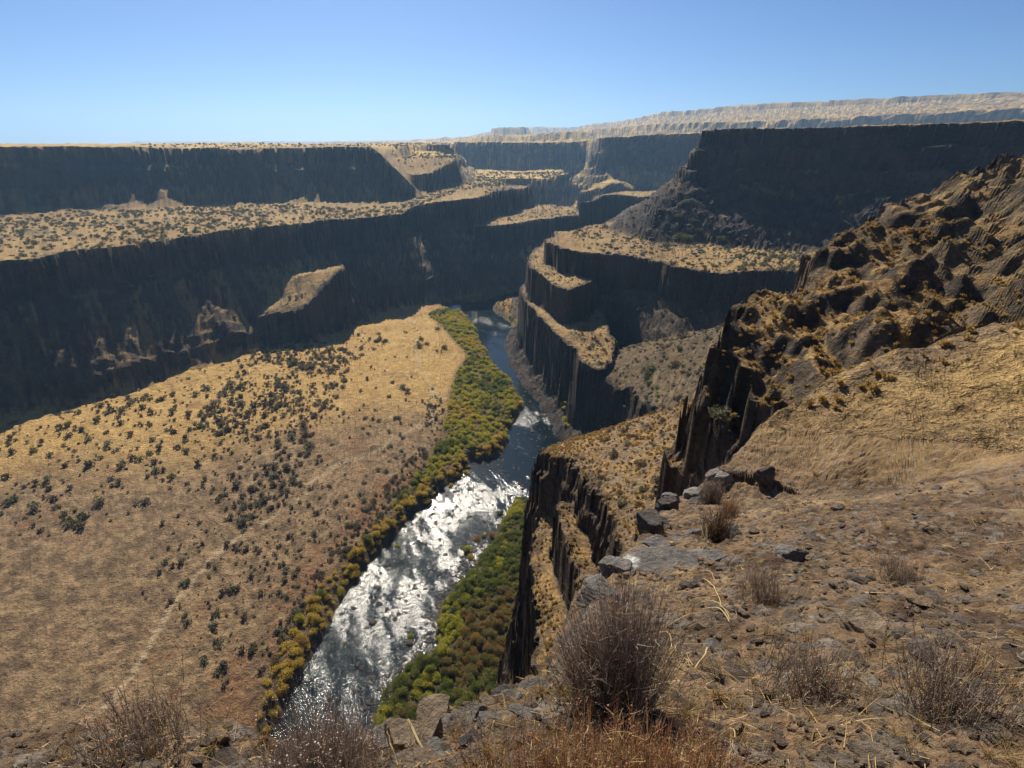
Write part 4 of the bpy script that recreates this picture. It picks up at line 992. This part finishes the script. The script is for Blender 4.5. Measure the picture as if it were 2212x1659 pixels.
# long pale stalks the photo shows one by one
for j, (x0, y0, x1, y1, lab) in enumerate([(1510, 1238, 1542, 1262, 'pale stalk lying at the right end of the bare slab'), (1506, 1250, 1556, 1318, 'long pale stalk on the soil below the slab'), (1515, 1305, 1572, 1350, 'bright straw stalk pointing out of the right edge'),
        (1518, 1320, 1572, 1358, 'second straw stalk beside the bright one at the right edge'), (1436, 1362, 1512, 1342, 'thin stalk leaning left of the straw tuft'), (1414, 1374, 1448, 1414, 'bent pale stalk right of the dry bush'),
        (1450, 1412, 1440, 1442, 'short curved stalk under the bent one'), (1500, 1450, 1520, 1420, 'slender stalk standing right of the dry bush'), (1450, 1440, 1486, 1470, 'pale stalk lying toward the lower right'),
        (887, 1608, 946, 1658, 'thick broken stalk lying across the rocks'), (842, 1634, 870, 1662, 'short pale stalk at the bottom left of the rocks'), (1550, 1600, 1572, 1640, 'stalk at the bottom right corner'),
        (1340, 1556, 1402, 1508, 'dry stalk leaning across the foot of the dry bush'), (1240, 1640, 1262, 1590, 'upright straw in the bottom grass')]):
    h0, h1 = hit(x0, y0), hit(x1, y1)
    if h0 is None or h1 is None: continue
    p0 = np.array(h0) + (0, 0, .02); p1 = np.array(h1) + (0, 0, .05)
    if np.linalg.norm(p1 - p0) > 3: continue
    py_rock = y0 > 1600 and x0 < 900
    if py_rock: p0[2] += .10; p1[2] = p0[2] - .05; p1[:2] = p0[:2] + np.clip(p1[:2] - p0[:2], -.16, .16)
    t = np.linspace(0, 1, 9)[:, None]
    pts = p0 + (p1 - p0) * t + np.array([.02, 0, .05]) * np.sin(t * 3.14) * (0 if py_rock else 1) + RNG.normal(size=(9, 3)) * .002
    wd = (.0055 if 'thick' in lab else .0024) * math.sqrt(np.linalg.norm(p0) / 2.5)
    V, F = tubes(pts[None], np.linspace(1, .5, 9)[None] * wd, 5)
    link('dry_stalk', new_mesh('dry_stalk', V, F, M_STRAW, np.tile(STRAWC[j % 2] * 1.15, (len(V), 1))), label=lab, category='stalk')

# --- dry grass tufts
def tuft_mesh(seed, nb, hgt, spread, cols, wd=.0012):
    rng = np.random.default_rng(seed)
    p = np.stack([rng.normal(0, spread * .25, nb), rng.normal(0, spread * .25, nb), np.zeros(nb) - .01], -1)
    a = rng.uniform(0, 6.283, nb); e = rng.uniform(.0, .8, nb)
    d = np.stack([np.cos(a) * e, np.sin(a) * e, np.ones(nb)], -1); d /= np.linalg.norm(d, axis=1, keepdims=True)
    ln = hgt * rng.uniform(.35, 1, nb)
    b = np.stack([np.cos(a), np.sin(a), -np.ones(nb) * .7], -1) * (ln * rng.uniform(.1, .5, nb))[:, None]
    V, F = blades(p, d, ln, np.full(nb, wd) * rng.uniform(.6, 1.4, nb), b)
    cl = np.array(cols)
    return V, F, np.repeat(cl[rng.integers(0, len(cl), nb)] * rng.uniform(.8, 1.2, nb)[:, None], 12, 0)
tp = [tuft_mesh(600 + i, 60, .16, .05, STRAWC[:3]) for i in range(5)]
x, y, z, r = near_pts(900, 16, 1.0)
keep = fbm(x, y, 1.5, 502) + RNG.uniform(-.5, .5, len(x)) > .1
x, y, z, r = x[keep], y[keep], z[keep], r[keep]
link('dry_grass', merge('dry_grass', tp, x, y, z, .45 * np.sqrt(r) * RNG.uniform(.5, 1.2, len(x)), RNG.integers(0, 5, len(x)), M_STRAW), kind='stuff', label='tufts of dry straw-coloured grass on the rim', category='grass')
# golden bunch grass on the spur, its ledges and the near slopes
bg_cols = [(.50, .33, .11), (.60, .42, .16), (.38, .24, .09)]
bp_ = []
for i in range(5):
    V, F, C_ = clump(np.random.default_rng(650 + i), 60, 1, 1.1, .5, bg_cols, .8, 3); bp_.append((V, F, C_))
sp_poly = [(2.5, 22), (2.2, 62), (14, 72), (32, 72), (40, 40), (30, 22), (10, 16)]
pts = scatter(sp_poly, 11000); z, sl, sr_, fd = info(pts)
keep = (sl < 2.2) & (z > -62) & (fbm(pts[:, 0], pts[:, 1], 11, 151) * -1 + fbm(pts[:, 0], pts[:, 1], 2.5, 503) * .5 + RNG.uniform(-.8, .8, len(pts)) > -.1)
pts, z = pts[keep], z[keep]
link('bunch_grass', merge('bunch_grass', bp_, pts[:, 0], pts[:, 1], z, RNG.uniform(.06, .20, len(z)), RNG.integers(0, 5, len(z)), M_STRAW), kind='stuff', label='golden bunch grass covering the spur and its ledges', category='grass')

# --- dry bushes at the rim, each with stems, side twigs and faded flower heads
def dry_bush(px, py, label, n, hgt, spread, lean, cols, headcol, nh, cone=1.0, wd=.0013, loc=None):
    h = hit(px, py) if loc is None else loc
    root = bpy.data.objects.new('dry_bush', None); SC.collection.objects.link(root); root.location = h
    root['label'] = label; root['category'] = 'bush'
    a = RNG.uniform(0, 6.283, n); e = np.abs(RNG.normal(0, .5, n)) * cone
    p = np.stack([RNG.normal(0, spread, n), RNG.normal(0, spread, n), RNG.uniform(-.02, .0, n)], -1)
    d = np.stack([np.cos(a) * e, np.sin(a) * e, np.ones(n)], -1) + np.array(lean); d /= np.linalg.norm(d, axis=1, keepdims=True)
    ln = hgt * RNG.uniform(.45, 1, n)
    b = np.stack([-np.cos(a) * e * .25, -np.sin(a) * e * .25, .2 * e], -1) * ln[:, None] + RNG.normal(size=(n, 3)) * ln[:, None] * .06
    V, F = blades(p, d, ln, wd * RNG.uniform(.7, 1.4, n), b, 6)
    cl = np.array(cols)
    sc = cl[RNG.integers(0, len(cl), n)] * RNG.uniform(.7, 1.3, n)[:, None]
    link('stems', new_mesh('stems', V, F, M_STRAW, np.repeat(sc, 18, 0)), root)
    m = n * 4; k = RNG.integers(0, n, m); t = RNG.uniform(.3, .95, m)[:, None]
    q = p[k] + d[k] * t * ln[k][:, None] + b[k] * t ** 2
    dd = d[k] + RNG.normal(size=(m, 3)) * .45; dd /= np.linalg.norm(dd, axis=1, keepdims=True)
    l2 = hgt * RNG.uniform(.06, .18, m)
    V, F = blades(q, dd, l2, wd * .6 * RNG.uniform(.7, 1.3, m), RNG.normal(size=(m, 3)) * l2[:, None] * .15, 3)
    link('twigs', new_mesh('twigs', V, F, M_STRAW, np.repeat(sc[k] * 1.25, 9, 0)), root)
    tip = q + dd * l2[:, None]
    # pale dry bracts and a few orange-pink heads
    j = RNG.choice(m, min(m, n * 2), replace=False)
    o8, f8 = ICO[1]
    def heads(j, r0, r1, colr, nm):
        rr = RNG.uniform(r0, r1, len(j)); V = (o8[None] * rr[:, None, None] * np.array([1, 1, .8]) + tip[j][:, None]).reshape(-1, 3)
        F = (f8[None] + (np.arange(len(j)) * len(o8))[:, None, None]).reshape(-1, 3)
        C_ = np.repeat(np.array(colr)[RNG.integers(0, len(colr), len(j))] * RNG.uniform(.7, 1.3, len(j))[:, None], len(o8), 0)
        link(nm, new_mesh(nm, V, F, M_FLOWER, C_), root, kind='stuff')
    heads(j, wd * .7, wd * 1.6, [(.34, .26, .22), (.46, .38, .34), (.25, .17, .13)], 'seed_heads')
    j = np.argsort(-tip[:, 2] * RNG.uniform(.3, 1, m))[:nh]
    heads(j, wd * 1.5, wd * 3.2, headcol, 'flower_heads')
    return root
PUR = [(.30, .24, .19), (.38, .31, .25), (.48, .40, .32), (.19, .145, .115)]
RED = [(.30, .15, .09), (.42, .24, .13), (.24, .13, .08), (.55, .38, .20)]
ORG = [(.62, .26, .16), (.55, .30, .20), (.50, .20, .12)]
dry_bush(1342, 1528, 'big purple-brown dry bush with orange-tipped stems on the rim', 950, .52, .045, (-.05, .12, 0), PUR, ORG, 60, .95, wd=.0010)
dry_bush(1290, 1510, 'low twiggy purple-grey bush spreading left of the big dry bush', 420, .32, .04, (-.3, .1, 0), PUR, ORG, 14, 1.3)
bx = [(705, 1730, .27, 'pale-flowered purple bush in the bottom left corner', PUR), (655, 1700, .25, 'purple-grey bush at the left edge of the photo', PUR), (755, 1690, .20, 'small twiggy bush against the dark brown block', PUR)]
for px, py, hg, lab, cl in bx:
    dry_bush(px, py, lab, 420, hg, .05, (0, .1, 0), cl, [(.62, .55, .46), (.70, .62, .52), (.5, .3, .22)], 110, 1.0, wd=.0009)
for px, py, hg, lab in [(1180, 1790, .22, 'straw and red dry grass clump at the bottom middle'), (1290, 1780, .25, 'dense reddish dry clump at the bottom below the big bush'), (1400, 1780, .25, 'rusty dry clump right of the bottom middle'),
                        (1500, 1770, .23, 'orange-red dry clump in the bottom right corner'), (1090, 1770, .16, 'thin straw clump at the bottom beside the rocks')]:
    dry_bush(px, py, lab, 520, hg, .07, (0, .12, 0), RED + [(.55, .40, .2), (.6, .45, .25)], ORG, 22, .5, wd=.0009)
dry_bush(1535, 1085, 'round purple-brown bush beside the upper outcrop', 420, .75, .10, (0, 0, 0), PUR, ORG, 8, 1.3, wd=.004)
dry_bush(1545, 1168, 'small dark tuft bush at the right edge of the slope', 260, .45, .06, (0, 0, 0), [(.20, .13, .06), (.12, .08, .05)], ORG, 4, 1.0, wd=.003)
dry_bush(1572, 1120, 'straw-coloured shrub near the right edge boulders', 260, .5, .08, (0, 0, 0), [(.40, .28, .15), (.3, .2, .12)], ORG, 4, 1.0, wd=.003)
for px, py, lab in [(300, 1640, 'purple dry bush beyond the left corner'), (1750, 1500, 'dry bush on the far right slope'), (1950, 1250, 'grey dry bush high on the far right slope'), (1650, 1300, 'low dry bush beyond the right edge'), (2050, 1550, 'straw bush at the far right bottom')]:
    dry_bush(px, py, lab, 380, float(RNG.uniform(.18, .3)), .08, (float(RNG.uniform(-.3, .3)), .1, 0), PUR + [(.45, .34, .2)], ORG, 20, 1.3)

# ------------------------------------------------------------------ labels: where several copies would read alike, tell them apart by how near they stand
ORD = ['nearest', 'second nearest', 'third nearest', 'fourth nearest', 'fifth nearest', 'sixth nearest', 'seventh nearest', 'eighth nearest', 'ninth nearest', 'tenth nearest', 'eleventh nearest', 'twelfth nearest',
       'thirteenth nearest', 'fourteenth nearest', 'fifteenth nearest', 'sixteenth nearest', 'seventeenth nearest', 'eighteenth nearest', 'nineteenth nearest', 'twentieth nearest']
same = {}
for o in SC.collection.objects:
    if o.parent is None and 'group' in o: same.setdefault(o['label'], []).append(o)
for lab, os_ in same.items():
    if len(os_) > 1:
        os_.sort(key=lambda o: o.location.length)
        for k, o in enumerate(os_):
            if k < len(ORD): o['label'] = lab + ', ' + ORD[k]
